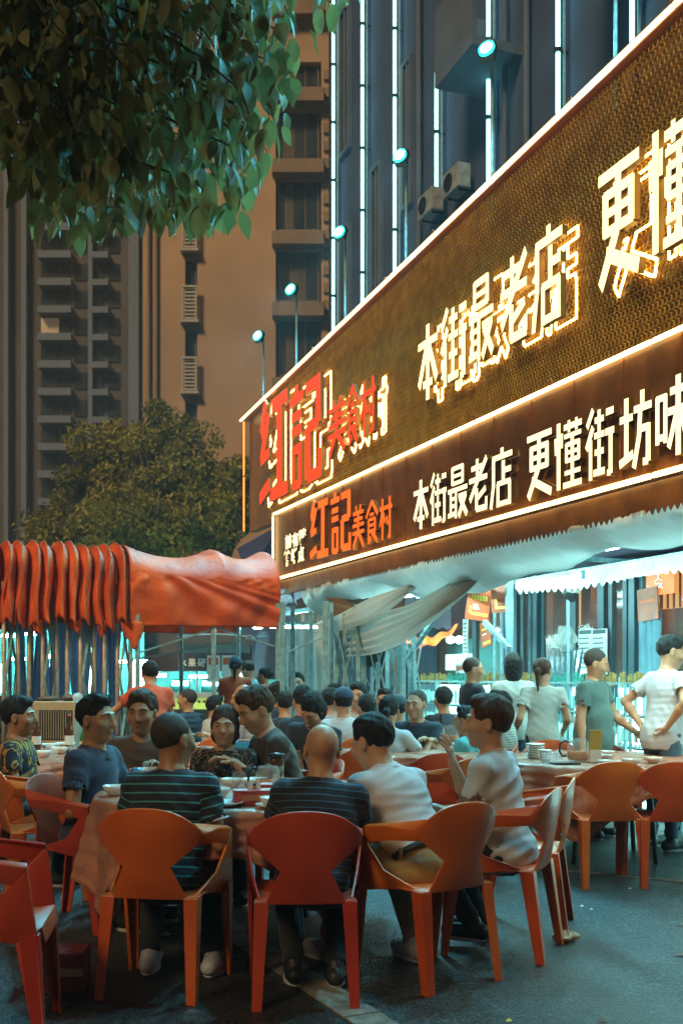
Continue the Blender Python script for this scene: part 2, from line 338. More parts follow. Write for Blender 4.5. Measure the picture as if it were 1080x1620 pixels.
# pale gutter strip running through under the table, broken into blocks
k = 0
gut = tag(empty('gutter_strip', kind if False else (0,0,0)), kind='structure')
a0 = Vector((.19, 4.0, 0)); du = Vector((-.43, .90, 0)).normalized(); dn = Vector((.90, .43, 0))
for i in range(-3, 12):
    b = MB(); p = a0 + du*(i*.5)
    b.box(p+Vector((0, 0, .004)), (.16, .488, .010), m=Matrix((dn.normalized(), du, Vector((0, 0, 1)))).transposed()); b.build('block', M['line'], gut, bev=.003)
b = MB()
p, q = Vector((1.15, 7.6, .002)), Vector((3.4, 6.35, .002)); d = (q-p).normalized(); x = Vector((-d.y, d.x, 0))*.035
b.add([p-x, q-x, q+x, p+x], [(0, 1, 2, 3)]); tag(b.build('painted_line', M['line']), kind='structure')

# ------------------------------------------------------------------ background towers
M['tan'] = mat('tan_render', (.46, .29, .18), .9, var=.18, scale=.35, bump=.15, bscale=3)
M['tan_trim'] = mat('brown_trim', (.27, .175, .115), .85, var=.2, scale=1)
M['tower_dark'] = mat('dusky_tower_wall', (.105, .088, .09), .9, var=.3, scale=.3)
M['tower_strip'] = mat('bluish_tower_strip', (.14, .17, .25), .8)
M['win_dark'] = mat('dark_window_glass', (.035, .04, .05), .15, spec=.6, var=.5, scale=1.5)
M['win_frame'] = mat('window_frame', (.11, .085, .07), .6)
M['curt'] = mat('dim_curtain', (.12, .085, .06), .8, var=.4, scale=2, stretch=(6, 6, .3), bump=.2)
M['white_grille'] = mat('pale_louvre', (.42, .38, .34), .6)
M['ac'] = mat('air_conditioner_casing', (.32, .33, .34), .6, var=.3, scale=5)
def window(px0, px1, py0, py1, Y, par, fr=.08, dep=.12, sill=False, mull=1, curt=True):
    a, b_ = P(px0, py1, Y), P(px1, py0, Y); wd, ht = b_.x-a.x, b_.z-a.z; c = ((a.x+b_.x)/2, Y, (a.z+b_.z)/2)
    f = MB()
    for x in (a.x+fr/2, b_.x-fr/2): f.box((x, Y-.02, c[2]), (fr, dep, ht))
    for z in (a.z+fr/2, b_.z-fr/2): f.box((c[0], Y-.02, z), (wd-2*fr, dep, fr))
    for i in range(mull): f.box((a.x+wd*(i+1)/(mull+1), Y-.01, c[2]), (fr*.6, dep*.6, ht-2*fr))
    o = f.build('window', M['win_frame'], par)
    g = MB(); g.box((c[0], Y+.0, c[2]), (wd-2*fr-.004, .02, ht-2*fr-.004)); g.build('pane', M['win_dark'], o)
    if curt:
        g = MB(); g.box((a.x+wd*random.uniform(.25, .75), Y-.016, c[2]), (wd*random.uniform(.2, .4), .008, ht-2*fr-.02)); g.build('curtain', M['curt'], o)
    return o
# tan tower
YT = 42.0
tw = empty('apartment_tower', (0, 0, 0), 0, 'tan rendered apartment tower with a column of balcony windows behind the streetlamps', 'building')
L_, R_ = PX(226, YT), PX(520, YT)
def wallgrid(x0, x1, z0, z1, Y, dep, holes):
    m = MB(); xs = sorted({x0, x1, *[h[0] for h in holes], *[h[1] for h in holes]}); zs = sorted({z0, z1, *[h[2] for h in holes], *[h[3] for h in holes]})
    for i in range(len(xs)-1):
        for j in range(len(zs)-1):
            cx, cz = (xs[i]+xs[i+1])/2, (zs[j]+zs[j+1])/2
            if any(h[0] < cx < h[1] and h[2] < cz < h[3] for h in holes): continue
            m.add([(xs[i], Y, zs[j]), (xs[i+1], Y, zs[j]), (xs[i+1], Y, zs[j+1]), (xs[i], Y, zs[j+1])], [(0, 1, 2, 3)])
    for h in holes:
        a, b, c, d = h
        m.add([(a, Y, c), (b, Y, c), (b, Y, d), (a, Y, d), (a, Y+dep, c), (b, Y+dep, c), (b, Y+dep, d), (a, Y+dep, d)], [(0, 1, 5, 4), (1, 2, 6, 5), (2, 3, 7, 6), (3, 0, 4, 7), (4, 5, 6, 7)])
    return m
zt = lambda py: P(0, py, YT).z
zz = [(-330, -240), (-215, -130), (-105, -25)]
bal = [(436, 508, a, b) for a, b in [(-300, -215), (-185, -100), (-70, 10), (98, 146), (174, 258), (284, 370), (396, 482), (506, 600), (626, 720), (746, 830)]]
slot = [(291, 312, 300+112*i, 404+112*i-4) for i in range(-5, 5)]
holes = [(PX(a, YT), PX(b, YT), zt(d), zt(c)) for a, b, c, d in bal]+[(PX(293, YT), PX(312, YT), zt(d), zt(c)) for a, b, c, d in slot]
wg = wallgrid(L_, R_, 0, 36, YT, .5, holes); wg.box(((L_+R_)/2, YT+8.3, 18), (R_-L_-.02, 15.4, 35.9)); wg.build('wall', M['tan'], tw)
for a, b_, c, d in bal:
    window(a+3, b_-3, c+2, d-3, YT+.3, tw, mull=2)
    s = MB(); s.box((PX((a+b_)/2, YT), YT-.25, zt(d+13)), (PX(b_+5, YT)-PX(a-5, YT), .52, (zt(d)-zt(d+22)))); s.build('balcony_ledge', M['tan_trim'], tw, bev=.03)
for a, b_, c, d in slot:
    window(295, 311, c+4, c+44, YT+.3, tw, mull=0, fr=.05, curt=False)
    s = MB(); x0, x1 = PX(291, YT), PX(312, YT); z1, z0 = zt(c+46), zt(d-2)
    s.box(((x0+x1)/2, YT-.15, z0-.06), (x1-x0+.2, .5, .1))
    for x in (x0, x1): s.box((x, YT-.33, (z0+z1)/2), (.07, .08, z1-z0))
    s.box(((x0+x1)/2, YT-.33, z1), (x1-x0+.1, .1, .08))
    o = s.build('louvre_box', M['white_grille'], tw)
    for i in range(9):
        q = MB(); q.box(((x0+x1)/2, YT-.30, z0+(z1-z0)*(i+.5)/9), (x1-x0-.09, .05, .07)); q.build('slat', M['white_grille'], o)
for px in (236, 248):
    s = MB(); s.tube([(PX(px, YT), YT-.12, 0), (PX(px, YT), YT-.12, 35.5)], .07, 8); s.build('drain_pipe', M['tan_trim'], tw)
# right-hand louvred strip of the tower beside the balconies
for i in range(16):
    s = MB(); z = zt(120+i*28); s.box((PX(516, YT), YT-.06, z), (.22, .1, .38)); s.build('vent_panel', M['tan_trim'], tw)
# dark tower far left
YD = 62.0
dt = empty('apartment_tower', (0, 0, 0), 0, 'dark high-rise tower with rows of unlit windows at the far left', 'building')
zd = lambda py: P(0, py, YD).z
s = MB(); s.box(((PX(-160, YD)+PX(224, YD))/2, YD+6, 21), (PX(224, YD)-PX(-160, YD), 12, 42)); s.build('wall', M['tower_dark'], dt)
for px, wpx, mm in ((14, 7, 'tower_strip'), (42, 8, 'tower_strip'), (146, 7, 'tower_strip'), (214, 16, 'tower_strip'), (-40, 7, 'tower_strip')):
    s = MB(); s.box((PX(px, YD), YD-.25, 21), (PX(wpx, YD)-PX(0, YD), .5, 42.2)); s.build('wall_strip', M[mm], dt)  # columns and one drain pipe, its blue light put into the colour
M['win_lit'] = emis('lit_window_far', (.25, .8, .75), .5); M['win_warm'] = emis('warm_window_far', (.5, .36, .25), .10)
for j in range(-9, 11):
    py = 410+j*43
    for i, (a, b_) in enumerate(((66, 94), (98, 112), (118, 138), (152, 164), (172, 190))):
        x0, x1 = PX(a, YD), PX(b_, YD); z0, z1 = zd(py+34), zd(py+8)
        s = MB(); s.box(((x0+x1)/2, YD-.04, (z0+z1)/2), (x1-x0, .08, z1-z0)); mm = M['win_dark']
        if (i, j) in ((0, 2),): mm = M['win_warm']
        s.build('window', mm, dt)
    s = MB(); s.box((PX(92, YD), YD-.4, zd(py)), (PX(118, YD)-PX(66, YD), .8, .42)); s.build('balcony_slab', M['tower_strip'], dt); s = MB(); s.box((PX(163, YD), YD-.4, zd(py+1)), (PX(176, YD)-PX(150, YD), .8, .36)); s.build('balcony_slab', M['tower_strip'], dt)

# ------------------------------------------------------------------ dark block behind the sign (parallel to the street front)
M['block'] = mat('blue_black_wall', (.05, .075, .16), .85, var=.25, scale=1.2, bump=.1, bscale=10)
M['block_trim'] = mat('blue_grey_concrete', (.11, .13, .19), .8, var=.2, scale=2)
OB = 3.2
bk = empty('block', (0, 0, 0), 0, 'dark building behind the sign hung with vertical light tubes', 'building'); bk.name = 'apartment_block'
def fbox(mb, s0, s1, o0, o1, z0, z1, mi=0):
    mb.box(FS((s0+s1)/2, (o0+o1)/2, (z0+z1)/2), (abs(s1-s0), abs(o1-o0), abs(z1-z0)), rz=RF, mi=mi)
sB = s_at(524, OB)
wins = [(s_at(640, OB), s_at(655, OB), 9.6, 12.2), (s_at(705, OB)+.1, s_at(765, OB)-.1, 6.2, 8.3), (s_at(830, OB), s_at(868, OB), 5.6, 7.6), (s_at(540, OB), s_at(556, OB), 12, 15), (s_at(540, OB), s_at(556, OB), 7.5, 10.5), (s_at(590, OB), s_at(606, OB), 8, 11)]
s = MB(); fbox(s, sB, 14, OB, OB+10, 5.3, 24); fbox(s, sB, s_at(600, 2.4)-.05, OB, OB+.3, 0, 5.28); s.build('wall', M['block'], bk)
for a, b_, z0, z1 in wins:
    s = MB(); t_ = .07
    fbox(s, a, a+t_, OB-.08, OB+.02, z0, z1); fbox(s, b_-t_, b_, OB-.08, OB+.02, z0, z1); fbox(s, a+t_, b_-t_, OB-.08, OB+.02, z0, z0+t_); fbox(s, a+t_, b_-t_, OB-.08, OB+.02, z1-t_, z1)
    fbox(s, (a+b_)/2-.03, (a+b_)/2+.03, OB-.06, OB+.02, z0+t_, z1-t_)
    o = s.build('window', M['block_trim'], bk)
    g = MB(); fbox(g, a+t_, b_-t_, OB-.02, OB-.005, z0+t_, z1-t_); g.build('pane', M['win_dark'], o)
# balcony with its underside in view, and the slab further right
for (pa, pb, py, dz) in ((668, 726, 100, 1.15), (884, 925, -60, 1.1)):
    sa, sb = s_at(pa, OB-1), s_at(pb, OB-1); zz0 = z_at((pa+pb)/2, py, OB-1)
    s = MB(); fbox(s, sa, sb, OB-.8, OB, zz0, zz0+.14); o = s.build('balcony', M['block_trim'], bk)
    s = MB(); fbox(s, sa, sb, OB-.8, OB-.72, zz0+.14, zz0+dz)
    fbox(s, sa, sa+.08, OB-.72, OB, zz0+.14, zz0+dz); s.build('parapet', M['block_trim'], o)
def ac_unit(s0, z0, lab):
    t = empty('air_conditioner', FS(s0, OB-.22, z0), RF, lab, 'air conditioner', 'air conditioners on the dark building')
    b = MB(); b.box((0, 0, .3), (.85, .35, .6)); b.build('casing', M['ac'], t, bev=.02)
    b = MB(); b.lathe([(.0, 0), (.22, 0), (.22, .02), (.19, .02)], 20); o = b.build('fan_grille', M['dark_metal'], t); o.rotation_euler = (R(90), 0, 0); o.location = (-.12, .19 if False else -.18, .3)
    t.scale = (.62, .62, .62)
    for x in (-.3, .3): b = MB(); b.bar((x, -.1, -.02), (x, .33, -.02), .04, .04); b.build('bracket', M['dark_metal'], t)
ac_unit(s_at(700, OB), z_at(700, 345, OB), 'air conditioner low on the dark building, lit grey under the short light tube')
ac_unit(s_at(742, OB), z_at(742, 310, OB), 'air conditioner beside the long tube, just above the sign edge')
# vertical pipes on the wall
for px in (662, 798, 832):
    s = MB(); a = s_at(px, OB-.1); s.tube([FS(a, OB-.1, 3), FS(a, OB-.1, 23)], .045, 8); s.build('drain_pipe', M['block_trim'], bk)
# light tubes: each a thing with its segments
for px, y0, y1, nm in ((527, -80, 560, 'light tube on the corner edge of the dark building'), (573, -60, 530, 'second light tube from the corner of the dark building'), (624, -60, 470, 'third light tube from the corner, the street lamp head close to its side'),
                   (690, 112, 307, 'short light tube hanging below the balcony'), (772, -60, 310, 'light tube crossed by the brightest lamp head'), (882, -60, 220, 'light tube to the right of the balcony pair'), (999, -60, 110, 'light tube nearest the top right corner')):
    o_ = OB-.16; sa = s_at(px, o_); z0, z1 = z_at(px, y1, o_), z_at(px, y0, o_)
    t = empty('light_tube', FS(sa, o_, z0), 0, nm, 'light tube', 'vertical light tubes on the dark building')
    ln = 1.15; n = max(1, int(round((z1-z0)/ln))); ln = (z1-z0)/n
    for i in range(n):
        b = MB(); b.tube([(0, 0, i*ln+.03), (0, 0, (i+1)*ln-.03)], .030, 8); b.build('segment', M['led'], t)
        b = MB(); b.box((.0, .0, i*ln), (.09, .09, .05)); b.bar((0, 0, i*ln), (NN.x*.15, NN.y*.15, i*ln), .02, .02); b.build('clip', M['dark_metal'], t)
    b = MB(); b.box((NN.x*.07+.02, NN.y*.07, (z1-z0)/2), (.03, .03, z1-z0)); b.build('rail', M['steel'], t)
# lamps on thin poles standing along the top of the sign
M['rim_teal'] = emis('teal_glowing_rim', (.02, .75, .62), 3)  # glow put into the rim so each lamp reads teal at its edge
lamps = [(410, 533), (462, 460), (539, 370), (635, 250), (772, 82)]
names = ['lamp farthest along the sign, lowest in the row', 'lamp in front of the tan tower windows, second from the far end', 'lamp beside the corner light tube, middle of the row', 'lamp beside the third light tube, second highest', 'highest and brightest lamp of the row']
OL = .15; pos = [(s_at(px, OL), z_at(px, py, OL)) for px, py in lamps]
ds = (pos[-1][0]-pos[0][0])/4
for kx in range(5): 
    pass
allp = [(a, b, n) for (a, b), n in zip(pos, names)]+[(pos[-1][0]+1.9, pos[-1][1]+.05, 'floodlight out of the picture, next nearer than the brightest lamp'), (pos[-1][0]+3.8, pos[-1][1]+.1, 'floodlight out of the picture at the near end of the sign')]
for a, z, nm in allp:
    t = empty('floodlight', FS(a, OL, z), RF+R(42), nm or 'floodlight past the edge of the picture, above the sign', 'floodlight', 'floodlights along the top of the sign')
    b = MB(); b.tube([(-.02, .16, -1.45), (-.02, .16, .02), (-.02, .05, .06)], .016, 8); b.build('pole', M['steel'], t)
    b = MB(); b.box((0, .01, .0), (.14, .08, .18), m=Matrix.Rotation(R(-25), 3, 'X')); b.build('housing', M['dark_metal'], t, bev=.015)
    b = MB(); b.lathe([(0, 0), (.055, 0), (.055, .016), (.045, .028), (.025, .036), (0, .038)], 20, sy=1.2); o = b.build('lens', M['flood'], t, smooth=True); o.rotation_euler = (R(65), 0, 0); o.location = (0, -.04, 0)
    b = MB(); b.lathe([(.056, .0), (.074, .0), (.074, .024), (.056, .024)], 20, sy=1.2); o = b.build('teal_rim', M['rim_teal'], t, smooth=True); o.rotation_euler = (R(65), 0, 0); o.location = (0, -.04, 0)
    ld = bpy.data.lights.new('floodlight_beam', 'SPOT'); ld.energy = 720; ld.color = (.14, .78, 1.0); ld.spot_size = R(115); ld.spot_blend = .7; ld.shadow_soft_size = .09
    lo = bpy.data.objects.new('floodlight_beam', ld); col.objects.link(lo); lo.parent = t; lo.location = (0, -.12, -.03); lo.rotation_euler = (R(-28), 0, 0)

# ------------------------------------------------------------------ the two sign boards
def bil(off, c00, c10, c01, c11):                           # px,py corners -> patch on the vertical plane at off
    S0 = (s_at(c00[0], off)+s_at(c01[0], off))/2; S1 = (s_at(c10[0], off)+s_at(c11[0], off))/2
    zb0, zb1, zt0, zt1 = z_at(*c00, off), z_at(*c10, off), z_at(*c01, off), z_at(*c11, off)
    def fn(s, v, d=0):
        u = (s-S0)/(S1-S0); return FS(s, off-d, (zb0+(zb1-zb0)*u)*(1-v)+(zt0+(zt1-zt0)*u)*v)
    return fn, S0, S1
LO, S0l, S1l = bil(0, (433, 918), (1080, 741), (437, 813), (1080, 521))
UP, S0u, S1u = bil(.28, (395, 842), (1080, 560), (395, 667), (1080, 32))
S_END = 12.5
def slab(fn, s0, s1, v0, v1, d0, d1, name, m, par, n=14, bev=0):
    b = MB()
    for i in range(n):
        a, c = s0+(s1-s0)*i/n, s0+(s1-s0)*(i+1)/n
        vs = [fn(a, v0, d0), fn(c, v0, d0), fn(c, v1, d0), fn(a, v1, d0), fn(a, v0, d1), fn(c, v0, d1), fn(c, v1, d1), fn(a, v1, d1)]
        b.add(vs, [(4, 5, 6, 7), (0, 3, 2, 1), (0, 1, 5, 4), (3, 7, 6, 2)] + ([(0, 4, 7, 3)] if i == 0 else []) + ([(1, 2, 6, 5)] if i == n-1 else []))
    return b.build(name, m, par)
us = empty('sign_board', FS(S0u, .28, 3.6), 0, 'upper sign board with gold honeycomb mesh, red and yellow outlined characters', 'sign')
us.location = (0, 0, 0)
slab(UP, S0u, S_END, 0, 1, -.12, 0, 'backing_board', M['sign_board'], us)
slab(UP, S0u-.03, S_END, 1.0, 1.035, -.12, .12, 'top_edge', M['sign_edge'], us)
for sx in np.arange(S0u+1.6, S_END, 1.75):                   # dark panel joints
    slab(UP, sx, sx+.16, 0, 1, .002, .035, 'upright', M['sign_board'], us, 1)
def neon_line(fn, s0, s1, v0, v1, d, par, m, r=.018, seg=1.2):
    L = (fn(s1, v1, d)-fn(s0, v0, d)).length; n = max(1, round(L/seg))
    for i in range(n):
        a, c = (i+.012)/n, (i+.988)/n; b = MB()
        b.tube([fn(s0+(s1-s0)*a, v0+(v1-v0)*a, d), fn(s0+(s1-s0)*c, v0+(v1-v0)*c, d)], r, 6); b.build('neon_tube', m, par)
        b = MB(); p = fn(s0+(s1-s0)*c, v0+(v1-v0)*c, d); pts = [p+Vector((TT.x*.03*math.cos(q), TT.y*.03*math.cos(q), .03+.03*math.sin(q))) for q in np.linspace(0, 6.2, 9)]
        b.tube(pts, .004, 4); b.build('wire_loop', M['sign_edge'], par)
neon_line(UP, S0u, S_END, 1.0, 1.0, .16, us, M['neon'], .021)
neon_line(UP, S0u, S0u, .0, 1.0, .10, us, M['neon_dim'], .013)
# honeycomb expanded metal, ribbons only
def honey(fn, s0, s1, z0f, cell=.058):
    V = []; Fc = []; rows = int(1.62/(cell*.75)); cols = int((s1-s0)/(cell*.87))
    r0, r1 = cell*.5, cell*.40
    for j in range(rows):
        for i in range(cols):
            sc = s0+(i+.5*(j % 2))*cell*.866+cell*.5; v = (j+.5)/rows
            if v < .02: continue
            bz = fn(sc, v, .04); o = len(V)
            for rr, dd in ((r0, 0), (r1, .014)):
                for k in range(6):
                    a = math.pi/6+k*math.pi/3
                    V.append((bz.x+TT.x*rr*math.cos(a)-NN.x*dd, bz.y+TT.y*rr*math.cos(a)-NN.y*dd, bz.z+rr*math.sin(a)))
            for k in range(6): Fc.append((o+k, o+(k+1) % 6, o+6+(k+1) % 6, o+6+k))
    b = MB(); b.v = V; b.f = Fc; b.mi = [0]*len(Fc); o = b.build('honeycomb_mesh', M['mesh'], us, kind='stuff'); return o
honey(UP, S0u+1.3, 11.2, 0)
def place_letter(ch, px0, px1, pyt, pyb, off, d, dep, face, par, bold, ol=False):
    s0, s1 = s_at(px0, off-d-dep), s_at(px1, off-d-dep); pc = (px0+px1)/2; zb, ztp = z_at(pc, pyb, off-d-dep), z_at(pc, pyt, off-d-dep)
    fn = lambda x, y, z: FS(s0+x*(s1-s0), off-d-dep*z, zb+y*(ztp-zb))
    o = block_letter(ch, fn, face, M['letter_side'], par) if ch in GL else letter(ch, fn, face, M['letter_side'], par, bold)
    if ol:
        f2 = lambda x, y, z: FS(s0+x*(s1-s0), off-.06, zb+y*(ztp-zb))
        block_outline(ch, f2, M['neon_out'], o, .010)
    return s0, s1, zb, ztp
upper = [('红', 410, 455, 625, 795), ('記', 457, 508, 600, 770), ('美', 518, 547, 630, 718), ('食', 548, 567, 612, 703), ('村', 570, 594, 600, 688),
         ('本', 660, 693, 514, 632), ('街', 697, 738, 483, 605), ('最', 741, 780, 440, 569), ('老', 790, 834, 406, 544), ('店', 842, 889, 361, 512), ('更', 944, 1012, 254, 440), ('懂', 1026, 1100, 190, 386)]
for i, (ch, a, b_, t_, bb) in enumerate(upper):
    r_ = place_letter(ch, a, b_, t_, bb, .28, .15, .05, M['letter_red'] if i < 5 else M['letter_yellow'], us, .045, True)
s_next = r_[1]+.12
for ch in '街坊味':
    s0 = s_next; s1 = s0+.55; s_next = s1+.12; zb, ztp = r_[2], r_[3]
    if s1 > S_END-.2: break
    block_letter(ch, lambda x, y, z: FS(s0+x*(s1-s0), .18-.10*z, zb+y*(ztp-zb)), M['letter_yellow'], M['letter_side'], us)
ls = empty('sign_board', (0, 0, 0), 0, 'lower brown fascia sign framed in warm tube light, over the white awning cloth', 'sign')
slab(LO, S0l, S_END, 0, 1, -.22, 0, 'backing_board', M['sign_board'], ls)
for sx in np.arange(S0l+.9, S_END, .62):
    slab(LO, sx, sx+.012, .02, .98, .001, .006, 'panel_joint', M['sign_edge'], ls, 1)
neon_line(LO, S0l, S_END, 0, 0, .03, ls, M['neon'], .019); neon_line(LO, S0l, S_END, 1, 1, .03, ls, M['neon'], .017); neon_line(LO, S0l, S0l, .02, .98, .03, ls, M['neon'], .015, 2)
lower = [('红', 490, 519, 789, 885), ('記', 522, 555, 776, 875), ('美', 557, 576, 800, 866), ('食', 578, 598, 794, 859), ('村', 600, 620, 787, 853),
         ('本', 653, 678, 760, 837), ('街', 680, 706, 748, 829), ('最', 708, 739, 737, 819), ('老', 741, 771, 726, 811), ('店', 775, 810, 711, 801),
         ('更', 832, 873, 683, 784), ('懂', 877, 920, 665, 771), ('街', 926, 971, 645, 756), ('坊', 979, 1030, 622, 740), ('味', 1036, 1090, 597, 722)]
for i, (ch, a, b_, t_, bb) in enumerate(lower):
    place_letter(ch, a, b_, t_, bb, 0, .012, .05, M['letter_red_low'] if i < 5 else M['letter_yellow_low'], ls, .04)
for ch, a, b_, t_, bb in (('前', 451, 461, 845, 868), ('有', 462, 472, 842, 865), ('醉', 473, 484, 836, 861), ('特', 449, 459, 871, 896), ('鲜', 460, 470, 867, 892), ('点', 471, 481, 864, 889)):
    place_letter(ch, a, b_, t_, bb, 0, .012, .02, M['letter_yellow_low'], ls, .045)
# skirt under the lower sign with toothed edge
b = MB(); n = 190
for i in range(n):
    a, c = S0l+.02+(S_END-S0l)*i/n, S0l+.02+(S_END-S0l)*(i+1)/n; zt_ = LO(a, 0).z-.03; zt2 = LO(c, 0).z-.03
    zb = zt_-.17
    b.add([FS(a, .03, zt_), FS(c, .03, zt2), FS(c, .03, zb), FS((a+c)/2, .03, zb-.045), FS(a, .03, zb)], [(0, 1, 2, 3, 4)])
b.build('toothed_valance', M['sign_board'], ls, solid=.01)
import mathutils.noise as mnoise
# ------------------------------------------------------------------ restaurant front under the sign
M['wall_in'] = mat('dark_interior_wall', (.22, .11, .07), .8, var=.4, scale=2)
M['frame_teal'] = mat('blue_grey_door_frame', (.035, .07, .09), .4, .3, var=.2)
M['pane'] = mat('shop_window_glass', (.10, .07, .065), .07, trans=.0, alpha=.42, var=0, spec=.7)  # dark brown tint stands for reflections and dims the room behind
M['warm_blind'] = emis('warm_lit_blind', (1, .48, .14), 1.6)
M['warm_room'] = mat('brown_timber_panel', (.22, .09, .04), .6, var=.5, scale=3, stretch=(3, 3, .6))
M['teal_cloth'] = mat('pale_blue_curtain_cloth', (.10, .20, .25), .7, bump=.4, bscale=12, var=.2)
M['awning'] = mat('grey_white_awning', (.48, .50, .52), .6, var=.15, scale=4)
M['poster'] = mat('orange_red_poster', (.58, .09, .02), .5, var=.15, scale=12)
M['poster_dark'] = mat('faded_brown_poster', (.30, .07, .03), .45, var=.4, scale=6)
M['yellow_ink'] = mat('yellow_ink', (.85, .62, .08), .5)
M['white_ink'] = mat('white_ink', (.8, .78, .7), .5)
OF = 2.4
rs = empty('restaurant', (0, 0, 0), 0, 'brightly lit restaurant front with teal framed doors and glass under the signs', 'building')
sF0, sF1 = s_at(600, OF), 12.5
b = MB(); fbox(b, sF0, sF1, OF+2.6, OF+2.8, 0, 3.0); fbox(b, sF0, sF0+.15, OF+.1, OF+2.6, 0, 3.0); b.build('inner_wall', M['wall_in'], rs)
b = MB(); fbox(b, sF0, sF1, OF, OF+.2, 2.62, 5.6); b.build('wall', M['block'], rs)
b = MB(); fbox(b, sF0, sF1, OF, OF+.12, 0, .35); b.build('plinth', M['block_trim'], rs)
b = MB(); fbox(b, sF0, sF1, OF+.12, OF+2.6, 2.62, 2.7); b.build('interior_ceiling', M['wall_in'], rs)
def bay(px0, px1, kind):
    a, c = s_at(px0, OF), s_at(px1, OF); z0, z1 = .36, 2.60; t_ = .06
    if kind == 'pier':
        q = MB(); fbox(q, a, c, OF-.04, OF+.15, z0, z1); q.build('pier', M['block_trim'], rs); return
    if kind == 'door':
        z0 = .02; q = MB(); fbox(q, a, a+.10, OF-.07, OF+.05, z0, z1); fbox(q, c-.10, c, OF-.07, OF+.05, z0, z1); fbox(q, a+.10, c-.10, OF-.07, OF+.05, 2.42, 2.52); fbox(q, a+.10, c-.10, OF-.07, OF+.05, z0, .3)
        o = q.build('door', M['frame_teal'], rs)
        q = MB(); fbox(q, a+.16, a+.23, OF-.05, OF+.03, .3, 2.42); fbox(q, c-.23, c-.16, OF-.05, OF+.03, .3, 2.42); q.build('sash', M['frame_teal'], o)
        q = MB(); fbox(q, a+.23, c-.23, OF-.02, OF-.01, .3, 2.42); q.build('pane', M['pane'], o)
        q = MB(); q.bar(FS(c-.2, OF-.10, .95), FS(c-.2, OF-.10, 1.35), .03, .03); q.build('handle', M['steel'], o); return
    q = MB(); fbox(q, a, a+t_, OF-.025, OF+.025, z0, z1); fbox(q, c-t_, c, OF-.025, OF+.025, z0, z1); fbox(q, a+t_, c-t_, OF-.05, OF+.05, z1-t_, z1); fbox(q, a+t_, c-t_, OF-.05, OF+.05, z0, z0+t_)
    o = q.build('window', M['frame_teal'], rs); q = MB(); fbox(q, a+t_, c-t_, OF-.01, OF, z0+t_, z1-t_); q.build('pane', M['pane'], o)
for a, c, k_ in ((640, 668, 'window'), (668, 690, 'pier'), (690, 752, 'window'), (752, 800, 'window'), (800, 818, 'pier'), (818, 856, 'door'), (858, 908, 'window'), (908, 952, 'window'), (954, 1011, 'door'), (1013, 1120, 'window'), (1122, 1260, 'window')):
    bay(a, c, k_)
M['ceil_lamp'] = emis('warm_ceiling_lamp', (1, .45, .17), 30)
for k_ in range(9):
    q = MB(); fbox(q, sF0+1+k_*1.35, sF0+1.35+k_*1.35, OF+.8, OF+1.15, 2.58, 2.61); q.build('ceiling_lamp', M['ceil_lamp'], rs)
# warm glow and furniture seen through the glass
def inner(px0, px1, y0, y1, off, name, m, lab=None, cat=None, th=.03):
    a, c = s_at(px0, off), s_at(px1, off); z1, z0 = z_at((px0+px1)/2, y0, off), z_at((px0+px1)/2, y1, off)
    q = MB(); fbox(q, a, c, off-th/2, off+th/2, z0, z1)
    return q.build(name, m, rs if not lab else None) if not lab else tag(q.build(name, m), lab, cat)
for a, c, y0, y1 in ((1046, 1085, 905, 962), (1012, 1024, 905, 946), (904, 920, 925, 990), (893, 899, 910, 990)):
    o = inner(a, c, y0, y1, OF+.5, 'lit_blind', M['warm_blind'])
    s0, s1 = s_at(a, OF+.46), s_at(c, OF+.46); n = max(2, int((s1-s0)/.09)); 
    for i in range(n+1):
        q = MB(); x = s0+(s1-s0)*i/n; fbox(q, x-.008, x+.008, OF+.45, OF+.47, z_at((a+c)/2, y1, OF+.5), z_at((a+c)/2, y0, OF+.5)); q.build('slat', M['warm_room'], o)
for px in (850, 935, 1040): 
    inner(px, px+26, 925, 1130, OF+1.4, 'timber_panel', M['warm_room'])
inner(690, 800, 1010, 1120, OF+1.2, 'counter_front', M['teal_room'])
inner(700, 745, 1035, 1060, OF+.9, 'lit_menu', M['lit_cyan'])
for (px, py, lab) in ((712, 1012, 'small round lamp glowing inside the shop window'), (726, 1012, 'second small round lamp inside the window, right of its twin')):
    q = MB(); q.lathe([(0, -.06), (.05, -.04), (.065, 0), (.05, .04), (0, .06)], 12, tuple(P(px, py, 16.2))); tag(q.build('lamp', M['tube'], smooth=True), lab, 'lamp', 'round lamps inside the shop')
# posters and hanging things
def flat_print(name, px, py, w_, h_, off, tilt, base, lab, cat, marks, rz=RF):
    t = empty(name, FS(s_at(px, off), off, z_at(px, py, off)), rz, lab, cat); t.rotation_euler = (0, R(tilt), rz)
    q = MB(); q.box((0, 0, 0), (w_, .012, h_)); q.build('sheet', base, t)
    for (x, z, a, c, m) in marks:
        q = MB(); q.box((x*w_, -.009, z*h_), (a*w_, .004, c*h_)); q.build('printed_mark', m, t)
    return t
Y_, W_ = M['yellow_ink'], M['white_ink']
pm = [(-.36+.24*i, .47, .2, .05, Y_) for i in range(4)]+[(-.3+.12*i, .08, .09, .13, Y_) for i in range(6)]+[(0, .24, .45, .05, M['poster_dark']), (-.12, -.12, .2, .05, W_), (-.08, -.2, .26, .05, W_), (.08, -.34, .7, .07, Y_), (-.32, -.24, .1, .18, Y_)]
flat_print('poster', 757, 951, .25, .41, .9, 8, M['poster'], 'orange-red poster tilted on the beam, yellow headline and yellow arrow', 'poster', pm, rz=.0)
flat_print('poster', 791, 937, .20, .42, .95, -3, M['poster_dark'], 'darker glossy poster beside the post, right of the tilted one', 'poster', [(-.25, -.28, .12, .25, Y_), (.1, -.38, .7, .06, Y_)], rz=-.25)
